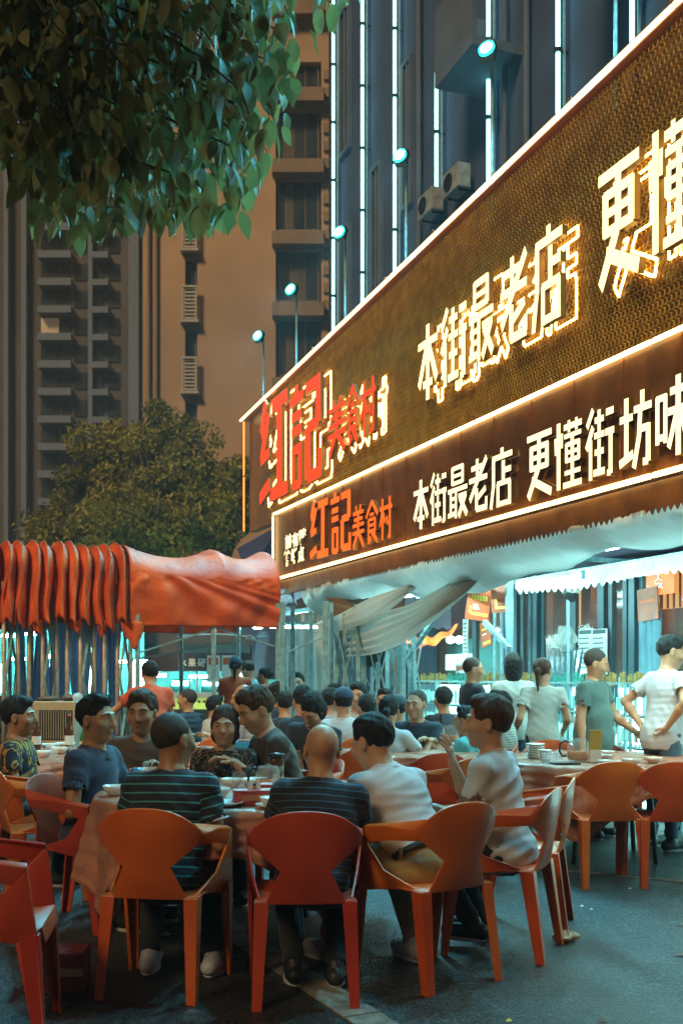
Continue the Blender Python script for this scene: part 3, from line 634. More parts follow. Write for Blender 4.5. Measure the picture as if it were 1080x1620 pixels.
flat_print('poster', 768, 1003, .27, .32, 2.0, -10, M['poster'], 'orange leaflet stuck on the glass below the two hanging posters', 'poster', [(0, .2, .6, .08, Y_), (-.1, 0, .4, .06, W_), (.1, -.36, .7, .1, Y_)])
flat_print('menu_card', 736, 1011, .14, .52, 1.9, 0, M['white_paper'], 'tall narrow white menu card with rounded top hung in the window', 'menu card', [(0, .38-.1*i, .6, .03, M['frame_teal']) for i in range(8)]+[(.1, -.4, .4, .08, M['lit_cyan'])])
flat_print('red_notice', 730, 1057, .34, .14, 1.9, -4, M['white_paper'], 'white notice with red lettering in the window behind the man in dark tee', 'notice', [(-.36+.145*i, .0, .1, .4, M['red_card']) for i in range(6)])
for px, lab in ((926, 'left sheet of the pale price list pasted on the window'), (948, 'right sheet of the pale price list pasted on the window')):
    flat_print('price_list', px, 1031, .27, .50, OF-.08, 0, M['white_paper'], lab, 'price list', [(0, .44, .9, .09, M['frame_teal'])]+[(-.08, .3-.11*i, .7, .025, M['frame_teal']) for i in range(7)])
flat_print('price_list', 914, 1054, .17, .36, OF-.06, 0, M['white_paper'], 'small white and red leaflet low on the window left of the price list', 'price list', [(0, .1, .7, .3, M['lit_cyan']), (0, -.4, .9, .1, M['red_card'])])
# orange hanging banner with white characters
bn = empty('banner', (0, 0, 0), 0, 'orange banner with vertical white characters hanging behind the awning', 'banner')
inner_b = MB(); o_ = OF-.12; a, c = s_at(1022, o_), s_at(1066, o_); z1, z0 = z_at(1040, 890, o_), z_at(1040, 941, o_); fbox(inner_b, a, c, o_, o_+.01, z0, z1); inner_b.build('cloth', emis('orange_banner_cloth', (.9, .13, .02), .30), bn)  # banner cloth given a faint glow of its own, no lamp in it
for ch, a, c, y0, y1 in (('为', 1030, 1046, 893, 908), ('人', 1034, 1047, 911, 920), ('次', 1034, 1048, 921, 931), ('时', 1052, 1060, 895, 904)):
    place_letter(ch, a, c, y0, y1, o_-.004, 0, .006, M['white_ink'], bn, .02)
flat_print('poster', 1024, 956, .33, .33, OF-.14, -4, M['poster_dark'], 'dark red timber-look board below the orange banner', 'board', [(0, .1, .7, .1, M['poster'])])
q = MB(); a, c = s_at(1012, OF-.1), s_at(1047, OF-.1); z1, z0 = z_at(1030, 968, OF-.1), .3
q.grid(lambda u, v: FS(a+(c-a)*u, OF-.12+.03*math.sin(u*22), z0+(z1-z0)*v), 24, 2); tag(q.build('door_curtain', M['teal_cloth'], smooth=True, solid=.004), 'pale blue cloth curtain hanging in the window right of the door', 'curtain')
# awning with scalloped edge over the glass, with its tube light
oA = 1.35
aw = empty('awning', (0, 0, 0), 0, 'grey-white inner awning with scalloped edge above the shop windows', 'awning')
sA0 = s_at(818, oA); zA = lambda s: 2.27+.02*math.sin(s*3)
q = MB(); n = 66; e = 12.3
for i in range(n):
    a, c = sA0+(e-sA0)*i/n, sA0+(e-sA0)*(i+1)/n
    zt_ = 2.38; pts = [FS(a, oA, zt_), FS(c, oA, zt_)]+[FS(c+(a-c)*k/5, oA+.01*math.sin(i), zA(a)-.055*math.sin(math.pi*k/5)) for k in range(6)]
    q.add(pts, [tuple(range(8))])
q.build('scalloped_edge', M['awning'], aw, solid=.006)
q = MB(); q.grid(lambda u, v: FS(sA0+(e-sA0)*u, oA+(OF-oA-.05)*v, 2.38+.22*v-.03*math.sin(math.pi*v)), 20, 4); q.build('awning_sheet', M['awning'], aw, smooth=True, solid=.004)
q = MB(); q.bar(FS(sA0, oA+.02, 2.39), FS(e, oA+.02, 2.39), .03, .03); q.build('front_bar', M['steel'], aw)
def tube_light(s0, ln, off, z, lab, m='tube'):
    t = empty('fluorescent_light', FS(s0, off, z), RF, lab, 'tube light', 'fluorescent lights under the canopy')
    q = MB(); q.tube([(0, 0, 0), (ln, 0, 0)], .017, 8); q.build('tube', M[m], t)
    q = MB(); q.box((ln/2, 0, .05), (ln+.04, .05, .04)); q.box((-.02, 0, .01), (.02, .04, .06)); q.box((ln+.02, 0, .01), (.02, .04, .06)); q.build('fitting', M['steel'], t)
tube_light(s_at(822, oA-.05), 1.2, oA-.07, z_at(822, 929, oA-.05)+.0, 'glaring tube light along the corner of the scalloped awning')
tube_light(s_at(905, .55), 1.3, .62, 2.40, 'tube light under the cloth canopy to the right of the first')
tube_light(s_at(1075, .55), 1.2, .62, 2.40, 'tube light under the canopy near the picture edge')
tube_light(s_at(640, .8), 1.2, .9, 2.42, 'tube light above the seated guests near the pole bundle')
tube_light(s_at(905, 1.5), 1.4, 1.55, 2.30, 'tube light tucked behind the awning above the racks')
for k_, (ss, lb) in enumerate(((2.6, 'tube light glowing through the white cloth near the gathered folds'), (4.4, 'tube light glowing through the white cloth left of the post'), (6.2, 'tube light glowing through the white cloth above the first door'), (8.0, 'tube light glowing through the white cloth near the picture edge'))): tube_light(ss, 1.25, .36, 2.42, lb, 'tube_hot')
tube_light(s_at(600, .7), 1.1, .75, 2.32, 'added hidden tube light brightening the pole bundle and gathered white cloth')  # unseen tube, added to brighten the poles and the folds
q_ = P(480, 992, 15.8); tq = empty('fluorescent_light', q_, .1, 'tube light added in front of the white side sheet to brighten it', 'tube light', 'fluorescent lights under the canopy')  # added lamp, there to brighten the sheet behind it
q = MB(); q.tube([(-.5, 0, 0), (.5, 0, 0)], .017, 8); q.build('tube', M['tube'], tq)
q = MB(); q.box((0, 0, .05), (1.04, .05, .04)); q.build('fitting', M['steel'], tq)
tube_light(9.9, 1.3, .62, 2.40, 'tube light past the picture edge under the canopy')
# steel beams and posts of the canopy
cf = empty('steel_canopy', (0, 0, 0), 0, 'blue-grey steel posts and beams carrying the white cloth canopy', 'frame')
def bm_(a, c, wd=.05, name='beam', m='steel', par=None):
    q = MB(); q.bar(a, c, wd, wd); q.build(name, M[m], par or cf, bev=.004)
def pxo(px, py, off): return FS(s_at(px, off), off, z_at(px, py, off))
for px in (640, 795, 948): 
    s_ = s_at(px, .62); bm_(FS(s_, .05, 2.58), FS(s_+.05, OF-.1, 2.50), .05)
bm_(FS(s_at(650, .62), .7, 2.28), FS(s_at(800, .7), .7, 2.28))
bm_(FS(s_at(800, .7), .7, 2.52), FS(12, .7, 2.52), .06)
bm_(FS(s_at(805, .9), .9, 0), FS(s_at(805, .9), .9, 2.5), .07, 'post')
bm_(pxo(766, 984, .85), pxo(805, 1026, .85), .05, 'brace')
bm_(pxo(645, 1040, .75), pxo(690, 975, .75), .05, 'brace')
for px in (898, 793, 782): bm_(FS(s_at(px, 1.6), 1.6, 0), FS(s_at(px, 1.6), 1.6, 2.3), .03, 'post')
bm_(FS(-1.2, .3, 2.30), FS(1.0, .3, 2.28), .06)
# canopy ceiling sheet
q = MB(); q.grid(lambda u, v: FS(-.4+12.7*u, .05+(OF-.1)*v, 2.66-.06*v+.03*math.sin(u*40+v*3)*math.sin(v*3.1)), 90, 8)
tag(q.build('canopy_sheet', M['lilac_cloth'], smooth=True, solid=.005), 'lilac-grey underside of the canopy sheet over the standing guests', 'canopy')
# white cloth hung below the lower sign
def wcl(u, v):
    s = 1.1+11.3*u; top = LO(s, 0).z-.19; drop = (.30 if s < 4 else .30-.012*(s-4))+.06*math.sin(s*1.3+1)+.03*math.sin(s*4.7)+(.10 if s < 2.2 else 0)*(2.2-s)
    belly = .13*math.sin(math.pi*min(1, v*1.05))+.03*math.sin(s*9+v*5)+.018*math.sin(s*23-v*7)+.012*math.sin(s*41+3*v)+.010*mnoise.noise(Vector((s*9, v*4, 1)))*2
    return FS(s, .05+belly*-.35+.35*v*v+.05*math.sin(s*2.1)*v, top-drop*v)
q = MB(); q.grid(wcl, 420, 16); tag(q.build('white_awning_cloth', M['white_cloth'], smooth=True, solid=.004), 'long white tarpaulin edge sagging under the lower sign, brightly lit', 'awning cloth')
# left end of the cloth, duller, with the twisted bunch hanging to the poles
def wcl2(u, v):
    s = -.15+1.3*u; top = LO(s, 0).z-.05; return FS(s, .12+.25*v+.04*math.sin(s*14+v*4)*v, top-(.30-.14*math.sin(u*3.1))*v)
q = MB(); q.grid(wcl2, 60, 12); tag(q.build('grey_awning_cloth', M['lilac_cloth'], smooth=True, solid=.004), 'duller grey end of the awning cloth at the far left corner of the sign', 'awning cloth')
def drape(pa, pb, wd, sag, tw, name, m, lab, cat, seed=0, nf=5, sh=.035, off0=.45):
    a, c = Vector(pa), Vector(pb); d = (c-a); L = d.length
    def fn(u, v):
        p = a+d*u-Vector((0, 0, sag*4*u*(1-u))); w_ = wd[0]+(wd[1]-wd[0])*u+.12*math.sin(u*math.pi)
        fold = sh*math.sin(v*nf*math.pi*2+tw*u*6+seed)+.012*math.sin(v*31+u*5+seed)
        return p+Vector((fold*.7, -fold-.05*math.sin(v*3.14), -w_*v+.012*math.sin(u*9+v*4+seed)))
    q = MB(); q.grid(fn, 50, 60); return tag(q.build(name, m, smooth=True, solid=.004), lab, cat)
drape(P(745, 905, 9.9), P(548, 985, 12.6), (.10, .42), .06, .5, 'gathered_cloth', M['white_cloth'], 'white cloth gathered in twisted folds running down to the pole bundle', 'cloth', 1, 5, .06)
drape(P(660, 918, 11.0), P(500, 985, 12.9), (.07, .16), .0, .5, 'gathered_cloth', M['white_cloth'], 'smaller pale roll of cloth tucked above the twisted folds', 'cloth', 4, 2.5, .04)
drape(P(590, 942, 12.6), P(520, 942, 13.2), (.42, .30), .05, .4, 'brown_sack_cloth', M['brown_cloth'], 'brown cloth bundle hanging between the white folds and the far post', 'cloth', 2, 2, .05)
drape(P(610, 975, 12.4), P(575, 985, 12.6), (.36, .5), .0, .4, 'brown_sack_cloth', M['brown_cloth'], 'narrow grey-brown cloth end dangling in the pole bundle', 'cloth', 3, 2, .05)
# bundle of scissor poles
pb = empty('pole_bundle', (0, 0, 0), 0, 'bundle of folded cyan-grey scissor poles under the gathered white cloth', 'folding frame')
for px, Y, w_ in ((447, 12.2, .06), (463, 12.9, .055), (515, 12.2, .07), (524, 12.4, .05), (545, 12.3, .045), (556, 12.8, .045), (575, 12.4, .06), (588, 13.0, .04), (630, 12.3, .04), (637, 12.1, .06), (492, 13.8, .06), (533, 12.9, .05), (566, 12.15, .05), (597, 12.7, .05), (612, 13.0, .05), (620, 12.6, .045), (648, 12.8, .05), (655, 12.3, .045)):
    q = MB(); q.bar((PX(px, Y), Y, 0), (PX(px, Y), Y, 2.22 if px < 530 else 2.1), w_, w_); q.build('pole', M['steel'], pb, bev=.006)
for (a, ya, c, yc, Y) in ((602, 980, 632, 1100, 12.2), (634, 985, 612, 1105, 12.25), (585, 1030, 603, 1110, 12.3), (607, 1020, 580, 1112, 12.35), (528, 1000, 545, 1110, 12.5), (552, 1000, 528, 1110, 12.55), (570, 1060, 600, 1110, 12.6), (455, 1032, 518, 1005, 12.6), (548, 1010, 575, 1022, 12.5), (640, 1030, 655, 1105, 12.4), (543, 985, 560, 1060, 12.7), (566, 1000, 548, 1080, 12.75), (650, 1000, 622, 1100, 12.5), (590, 1000, 612, 1110, 12.0), (618, 1000, 592, 1110, 12.02), (535, 1005, 556, 1110, 12.2), (560, 1000, 537, 1110, 12.22), (650, 1010, 668, 1110, 12.6), (668, 1010, 650, 1110, 12.62)):
    q = MB(); q.bar(P(a, ya, Y), P(c, yc, Y), .05, .018); q.build('brace', M['steel'], pb, bev=.004)
for k in range(5):
    q = MB(); Y = 12.1; a, c = P(560+22*k, 955+8*k, Y), P(595+24*k, 985-6*k, Y); q.tube([a+(c-a)*t-Vector((0, 0, .45*4*t*(1-t)*(1-.12*k))) for t in np.linspace(0, 1, 14)], .006, 5)
    tag(q.build('cable', M['black']), ['thin black cable looped left of the gathered cloth', 'black cable hanging in the middle of the pole bundle', 'black cable looped under the brown bundle end', 'black cable hanging right of the twisted folds', 'black cable nearest the horizontal beam'][k], 'cable', 'cables looped around the pole bundle')
# small orange tarp hanging in front of the window
q = MB(); A_, B_ = P(640, 992, 12.9), P(720, 990, 12.9)
q.grid(lambda u, v: A_+(B_-A_)*u+Vector((0, -.3*v, -.13*math.sin(u*2.6+.5)-(.16*v)*(1-u)**.5+.02*math.sin(u*20))), 30, 8); tag(q.build('small_orange_tarp', M['tarp'], smooth=True, solid=.01), 'small orange tarp sagging in front of the shop window, pale lit edge', 'tarp')
# lilac inner tent wall with scalloped hem, left of the posters
q = MB(); Y = 15.2
for i in range(12):
    a, c = 640+15*i, 640+15*(i+1); q.add([P(a, 925, Y), P(c, 925, Y)]+[P(c+(a-c)*k/4, 992+4*math.sin(math.pi*k/4), Y) for k in range(5)], [tuple(range(7))])
tag(q.build('scalloped_blind', M['lilac_cloth'], solid=.006), 'lilac-lit scalloped cloth hanging behind the tilted poster', 'awning cloth')
# security camera
sc = empty('security_camera', P(902, 936, 10.9), 0, 'dome security camera on a post between the windows', 'camera')
q = MB(); q.lathe([(0, .05), (.07, .05), (.09, .0), (.09, -.02), (0, -.02)], 16); q.build('housing', M['awning'], sc, smooth=True)
q = MB(); q.lathe([(.075, -.02), (.07, -.06), (.045, -.10), (0, -.115)], 16); q.build('dome', M['black'], sc, smooth=True)
# wrapped umbrella / plastic bag bunch hanging at the window
q = MB(); q.grid(lambda u, v: P(895, 1010, 11.2)+Vector(((.10+.035*math.sin(u*31+v*9))*math.cos(u*6.283)*math.sin(v*3.1416), (.10+.03*math.cos(u*23))*math.sin(u*6.283)*math.sin(v*3.1416), .11*math.cos(v*3.1416)+.035*math.sin(u*19)*math.sin(v*3.14)+.03*math.sin(v*17+u*25))), 40, 16)
tag(q.build('plastic_bag', M['white_cloth'], smooth=True), 'crumpled white plastic bag hung on a post by the window', 'bag')
q = MB()
tw2 = empty('umbrella_bunch', P(893, 1100, 11.3), 0, 'bunch of folded umbrellas standing behind the woman in white', 'umbrellas')
for k in range(7):
    q = MB(); x = (k-3)*.045; q.tube([(x*.5, 0, -.3), (x*.9, .02*k, .0), (x*1.3, 0, .42), (x*1.4, 0, .5)], [.03, .028, .014, .006], 7); q.build('umbrella', M['teal_cloth'], tw2, smooth=True)
# lit display racks
M['skewer'] = mat('yellow_snack_tops', (.40, .27, .08), .6, rnd=.0, var=.4, scale=30)
M['skewer_g'] = mat('green_snack_tops', (.05, .35, .28), .6, var=.4, scale=30)
M['pack'] = mat('pale_snack_packets', (.75, .85, .82), .4, var=.5, scale=14, c2=(.35, .65, .62)); translucent(M['pack'], (.7, .95, .9), .6)
oR = 1.75
def rack():
    t = empty('display_rack', (0, 0, 0), RF, 'x', 'display rack', 'lit display racks along the shop front')
    W, Hh = .78, 1.30
    q = MB()
    for x in (-W/2+.02, W/2-.02):
        for y in (-.18, .18): q.box((x, y, Hh/2), (.025, .025, Hh))
    for z in (.06, Hh-.012): q.box((0, -.18, z), (W-.07, .02, .02)); q.box((0, .18, z), (W-.07, .02, .02))
    q.build('frame', M['steel'], t)
    q = MB(); q.box((0, .165, .66), (W-.08, .012, 1.16)); q.build('lit_panel', M['lit_cyan'], t)
    for z in (.35, .68, .98):
        q = MB(); q.box((0, 0, z), (W-.06, .32, .02)); q.build('shelf', M['frame_teal'], t)
        q = MB()
        for i in range(11): q.box((-W/2+.07+i*.064, -.05+random.uniform(-.03, .03), z+.01+.10), (.020, .03, random.uniform(.11, .18)), rz=random.uniform(-.3, .3))
        q.build('packets', M['pack'], t, kind=None)
    for i in range(12):
        q = MB(); q.box((-W/2+.055+i*.061, -.19, .65), (.007, .007, 1.2)); q.build('bar', M['steel'], t)
    q = MB()
    for i in range(22): q.box((-W/2+.04+i*.033, random.uniform(-.1, .12), Hh+.03), (.013, .03, random.uniform(.05, .15)), rz=random.uniform(-.5, .5))
    q.build('snack_tops', M['skewer'], t, kind='stuff')
    return t
rk = rack(); rs0 = s_at(690, oR)
labs = ['lit display rack farthest left, behind the seated man in dark teal tee', 'lit display rack just left of the standing man in dark tee', 'lit display rack behind the standing man in dark tee', 'lit display rack behind the woman in the white blouse', 'lit display rack behind the ponytailed woman in white polo',
        'lit display rack between the ponytailed woman and the man in green tee', 'lit display rack behind the man in green tee', 'lit display rack between the two men standing at right', 'lit display rack behind the man with hand on hip', 'lit display rack at the right edge of the picture']
for i, lb in enumerate(labs):
    t = rk if i == 0 else copy_tree(rk)
    t.location = FS(rs0+.82*i, oR, 0); t['label'] = lb
    for c in [x for x in bpy.data.objects if x.parent == t and x.name.startswith('snack_tops')]:
        if i % 3 == 1: c.data = c.data.copy(); c.data.materials[0] = M['skewer_g']

# ------------------------------------------------------------------ orange push-pull tent
AX = Vector((-.937, -.349, 0)); UX = Vector((-.349, .937, 0)); R0 = Vector((PX(441, 12.5), 12.5, 0))
def prof(v, inset=0, z0=1.93, zs=2.50, zr=2.93, dp=1.9):
    # outline of the tent section: front hem -> shoulder -> ridge -> back shoulder -> back hem
    if v < .25: d, z = 0, z0+(zs-z0)*v/.25
    elif v > .75: d, z = dp, zs-(zs-z0)*(v-.75)/.25
    else:
        a = math.pi*(v-.25)/.5; d = dp/2-dp/2*math.cos(a); z = zs+(zr-zs)*math.sin(a)**.8
    cx, cz = dp/2, 2.0; k = 1-inset; return cx+(d-cx)*k, max(z0-.12, cz+(z-cz)*(1-inset*.55)) if z > zs-.05 else z-inset*.10
def tarp_roof(u, v):
    L = -.02+1.77*u; sagx = .085*(abs(math.sin(math.pi*min(1, u/.36))) if u < .36 else 1.25*math.sin(math.pi*(u-.36)/.64)); d, z = prof(v, 0, 1.93, 2.47+.03*math.sin(u*3), 2.93)
    if .25 <= v <= .75:
        sn = math.sin(math.pi*(v-.25)/.5); ex = 1.25-.5*max(0, (u-.6)/.4)**1.5; z = 2.50+.43*sn**ex
        z -= sagx*sn*1.5*(1-.25*u)
    nz = mnoise.noise(Vector((L*2.2, v*5, 3)))+.5*mnoise.noise(Vector((L*5+v*7, v*9-L*3, 9)))
    fan = math.sin((L-1.45)*9/(.25+abs(.25-v)*4))*(v < .25)
    wr = .035*nz+.012*fan
    if v < .25: d += -.05*math.sin(math.pi*v/.25)*(1-abs(2*u-1))+wr*1.4; z += .0
    else: z += wr*.6
    p = R0+AX*L+UX*d; p.z = z; return p
ot = empty('orange_tent', (0, 0, 0), 0, 'orange tarpaulin tent, accordion folded at left and stretched out at right', 'tent')
q = MB(); q.grid(tarp_roof, 60, 90); q.build('stretched_cover', M['tarp'], ot, smooth=True, solid=.006)
pit = .137
for k in range(10):
    L0 = 1.75+pit*k+random.uniform(-.02, .02); ph = random.uniform(-1, 1); hem = random.uniform(-.06, .05)
    def fold(u, v, L0=L0, ph=ph, hem=hem):
        x = 1-abs(2*u-1)**1.15; ins = .15*(1-x); d, z = prof(v, ins, 1.93+hem, 2.50, 2.93)
        if v < .25: q_ = 1-v/.25; d += .03*q_*math.sin(u*9+ph*3)-.05*q_; z += -.04*q_*math.sin(u*6.28+ph)
        p = R0+AX*(L0+pit*(u+.25*math.sin(v*5+ph)*(0))+.02*math.sin(v*12+ph)+.025*mnoise.noise(Vector((k*3, v*6, u))))+UX*(d+.07*mnoise.noise(Vector((u*4, v*7, k*7)))); p.z = z+.035*mnoise.noise(Vector((k*1.7, v*3, 2)))+.012*mnoise.noise(Vector((u*4, v*12, k*5))); return p
    q = MB(); q.grid(fold, 12, 64); o = q.build('tarp_fold', M['tarp'], ot, smooth=True, solid=.005)
    q = MB(); q.tube([fold(.5, v)+Vector((0, 0, .004)) for v in np.linspace(.22, .80, 40)], .0065, 6); q.build('seam', M['tarp_seam'], o, smooth=True)
for k, (L, dz, w_) in enumerate(((1.72, .26, .26), (2.35, .12, .16), (2.75, .15, .12), (2.05, .16, .12))):
    q = MB(); p = R0+AX*L+UX*.03; q.grid(lambda u, v: p+AX*(w_*(u-.5)*(1-.5*v*v))+Vector((0, -.03*math.sin(u*6), 1.98-dz*v*(1+.25*math.sin(u*5+k)))), 8, 8); q.build('loose_flap', M['tarp'], ot, smooth=True, solid=.005)
def leftp(u, v):
    L = 1.75+pit*10+.02+1.7*u; d, z = prof(v, .22*(1-min(1, u*5)), 1.90+.03*math.sin(u*7), 2.52, 3.0)
    z -= .09*math.sin(math.pi*u)*(1 if v > .25 else .2); z += .015*math.sin(L*17+v*25)
    p = R0+AX*L+UX*(d-.08*(1-abs(2*u-1))*(v < .25)); p.z = z; return p
q = MB(); q.grid(leftp, 40, 80); q.build('stretched_cover', M['tarp'], ot, smooth=True, solid=.006)
# frame under it
fr = empty('tent_frame', (0, 0, 0), 0, 'row of steel tent poles and scissor braces under the orange folds', 'folding frame')
for k in range(11):
    for d, w_ in ((.17, .045), (1.80, .045)):
        L = 1.72+pit*k+.01*(k % 3); p = R0+AX*L+UX*d; q = MB(); q.tube([(p.x, p.y, 0), (p.x, p.y, 2.4)], .024, 10); q.build('pole', M['steel_warm' if d < 1 else 'steel'], fr, smooth=True)
for k in range(10):
    L = 1.72+pit*k; p = R0+AX*L+UX*.20; p2 = R0+AX*(L+pit)+UX*.06
    for (a, c) in (((p, .5), (p2, 1.35)), ((p, 1.35), (p2, .5)), ((p, 1.35), (p2, 2.2)), ((p, 2.2), (p2, 1.35))):
        if k % 3 == 0: q = MB(); q.bar((a[0].x, a[0].y, a[1]), (c[0].x, c[0].y, c[1]), .03, .012); q.build('scissor_brace', M['steel'], fr)
for L in (.0, .78, 1.66):
    for d in (.04, 1.86):
        p = R0+AX*L+UX*d; q = MB(); q.bar((p.x, p.y, 0), (p.x, p.y, 2.42), .05, .05); q.build('pole', M['steel'], fr, bev=.006)
for d, (za, zb) in ((.06, (1.62, 2.16)), (.07, (2.20, 1.70)), (.5, (1.55, 1.85))):
    p, p2 = R0+AX*1.66+UX*d, R0+AX*.0+UX*d; q = MB(); q.bar((p.x, p.y, za), (p2.x, p2.y, zb), .035, .02); q.build('truss', M['steel'], fr, bev=.003)
for L in (3.4, 4.2):
    p = R0+AX*L+UX*.04; q = MB(); q.tube([(p.x, p.y, 0), (p.x, p.y, 2.5)], .024, 10); q.build('pole', M['steel'], fr)
for k in range(3):
    p = R0+AX*(3.15+.3*k)+UX*.9; q = MB(); q.bar((p.x, p.y, .2), (p.x-.35, p.y, 2.0), .04, .02); q.bar((p.x-.35, p.y, .2), (p.x, p.y, 2.0), .04, .02); q.build('scissor_brace', M['steel'], fr)
# blue-grey pleated curtains gathered between the poles
for k, (L, w_) in enumerate(((1.80, .14), (1.95, .16), (2.20, .16), (2.42, .14), (2.62, .13), (2.86, .12))):
    p = R0+AX*L+UX*(.9+.05*k); q = MB()
    q.grid(lambda u, v: p+AX*((u-.5)*w_*1.25*(1+.35*math.cos(v*5+k)))+Vector((.0, .035*math.sin(u*19+k), .25+1.75*v)), 22, 12)
    tag(q.build('curtain', M['curtain'], smooth=True, solid=.003), ['gathered blue-grey curtain strip nearest the orange-shirted waiter', 'second gathered blue-grey curtain from the right end of the folds', 'third gathered blue-grey curtain from the right end of the folds', 'blue-grey curtain strip in the middle of the pole row', 'blue-grey curtain strip left of the middle of the pole row', 'leftmost gathered blue-grey curtain strip behind the poles'][k], 'curtain', 'gathered curtains behind the tent poles')
# dark blue tent corner behind
q = MB(); Y = 16.5; q.add([P(375, 868, Y), P(450, 826, Y-.2), P(520, 840, Y+1.5), P(520, 905, Y+1.0), P(390, 905, Y)], [(0, 1, 2, 3, 4)]); tag(q.build('blue_tent_roof', mat('dark_blue_tarp', (.035, .045, .12), .6, bump=.3, bscale=8), solid=.02), 'dark blue tent roof corner behind the sign end', 'tent')
# ------------------------------------------------------------------ food stall far behind, seen under the orange tent
M['fascia'] = mat('dark_maroon_fascia', (.05, .018, .022), .5)
M['lime'] = emis('lime_counter_panel', (.55, .75, .16), .38)  # panel given its own glow, no lamp behind it
st = empty('food_stall', (0, 0, 0), 0, 'cyan-lit food stall with maroon fascia and lime counter beyond the tent', 'stall')
YS = 21.0
def sbx(px0, px1, py0, py1, Y, dep, name, m, par=st, bev=0):
    a, c = P(px0, py1, Y), P(px1, py0, Y); q = MB(); q.box(((a.x+c.x)/2, Y+dep/2, (a.z+c.z)/2), (c.x-a.x, dep, c.z-a.z)); return q.build(name, m, par, bev=bev)
sbx(232, 400, 1033, 1062, YS, .2, 'fascia', M['fascia'])
sbx(232, 448, 1062, 1108, YS+2.0, .1, 'back_wall', M['teal_room'])
sbx(232, 448, 1096, 1104, YS-.1, .5, 'counter_top', M['awning'])
sbx(232, 400, 1104, 1122, YS, .3, 'counter_front', M['lime'])
for i in range(7): sbx(313+8*i, 317+8*i, 1108, 1112, YS-.02, .015, 'painted_dot', M['red_card'])
for px0, px1, py0, py1 in ((240, 262, 1066, 1071), (300, 330, 1068, 1072), (360, 395, 1066, 1070)): sbx(px0, px1, py0, py1, YS+1.2, .05, 'tube', M['tube'])
for px0, px1 in ((270, 300), (318, 350), (362, 384)):
    o = sbx(px0, px1, 1075, 1096, YS+.6, .4, 'glass_case', M['teal_room'], bev=.02); sbx(px0+2, px1-2, 1077, 1085, YS+.56, .02, 'lit_front', M['lit_cyan'], o)
for px in (236, 310, 352, 446): sbx(px, px+4, 1062, 1122, YS+.02, .1, 'post', M['steel'])
for i, ch in enumerate('水果研'):
    a, c = P(283+15*i, 1055, YS), P(296+15*i, 1042, YS); letter(ch, lambda x, y, z: Vector((a.x+x*(c.x-a.x), YS-.01-.03*z, a.z+y*(c.z-a.z))), M['white_ink'], M['white_ink'], st, .03)
q = MB(); Yc = 17.0
q.grid(lambda u, v: Vector((PX(225, Yc)+(PX(470, Yc)-PX(225, Yc))*u, 14.6+6.2*v, 2.62-.50*v-.10*math.sin(math.pi*v)+.05*math.sin(u*5))), 30, 16)
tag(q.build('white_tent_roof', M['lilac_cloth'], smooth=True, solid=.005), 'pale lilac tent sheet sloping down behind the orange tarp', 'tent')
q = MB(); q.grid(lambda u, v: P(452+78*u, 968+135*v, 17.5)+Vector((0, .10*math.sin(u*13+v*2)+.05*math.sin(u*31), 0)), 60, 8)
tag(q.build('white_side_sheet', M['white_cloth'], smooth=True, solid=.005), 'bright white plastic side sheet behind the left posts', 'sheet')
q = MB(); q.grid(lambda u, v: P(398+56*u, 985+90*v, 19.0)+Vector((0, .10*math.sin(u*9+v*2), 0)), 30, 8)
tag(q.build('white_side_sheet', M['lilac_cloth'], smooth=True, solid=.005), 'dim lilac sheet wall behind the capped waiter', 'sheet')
# second stall behind the tent poles on the left
s2 = empty('food_stall', (0, 0, 0), 0, 'turquoise-lit stall glimpsed between the steel poles on the left', 'stall')
Y2 = 17.5
sbx(-60, 228, 985, 1150, Y2+1.6, .1, 'back_wall', M['teal_room'], s2)
sbx(-60, 225, 1100, 1150, Y2, .5, 'counter', M['frame_teal'], s2)
for px in (-20, 60, 130, 205): sbx(px, px+22, 1050, 1096, Y2+.5, .3, 'glass_case', M['lit_cyan'], s2)
for px, py in ((3, 1003), (38, 1000), (92, 1008), (186, 1044), (212, 1044), (150, 1018), (20, 1040), (60, 1036), (110, 1040), (128, 1000), (170, 1000), (75, 1066), (150, 1066)): sbx(px, px+20, py, py+5, Y2+.6, .05, 'tube', M['tube'], s2)  # some of these tubes added to brighten the poles and curtains in front
for (px, py, Y, lb) in ((288, 988, 14.8, 'bright bulb under the tent edge left of the crossed trusses'), (408, 989, 14.8, 'bright bulb under the tent edge near the right corner of the orange tarp')):
    q = MB(); q.lathe([(0, -.05), (.06, -.045), (.085, -.01), (.07, .02), (.02, .035), (0, .035)], 14, tuple(P(px, py, Y))); tag(q.build('bulb', M['tube'], smooth=True), lb, 'bulb', 'bulbs under the tent edge')
b_ = empty('menu_board', P(349, 1058, 18), 0, 'white menu boards with orange food pictures hanging at the stall', 'menu board')
for i in range(2):
    q = MB(); q.box((-.12+.25*i, 0, 0), (.22, .02, .46)); o = q.build('sheet', M['white_paper'], b_)
    q = MB(); q.box((-.12+.25*i, -.014, .13), (.17, .008, .12)); q.build('food_picture', M['poster'], o)
# unlit backdrop shops closing the view between stalls and shop front
bs = empty('market_wall', (0, 0, 0), 0, 'dark wall of closed stalls closing the lane behind the tents', 'building')
q = MB(); q.box((-6, 25, 1.6), (24, .3, 3.2)); q.build('wall', M['tower_dark'], bs)
for i in range(9):
    q = MB(); q.box((-14+2.2*i, 24.8, 1.1), (1.7, .08, 2.0)); q.build('shutter', M['frame_teal'], bs)

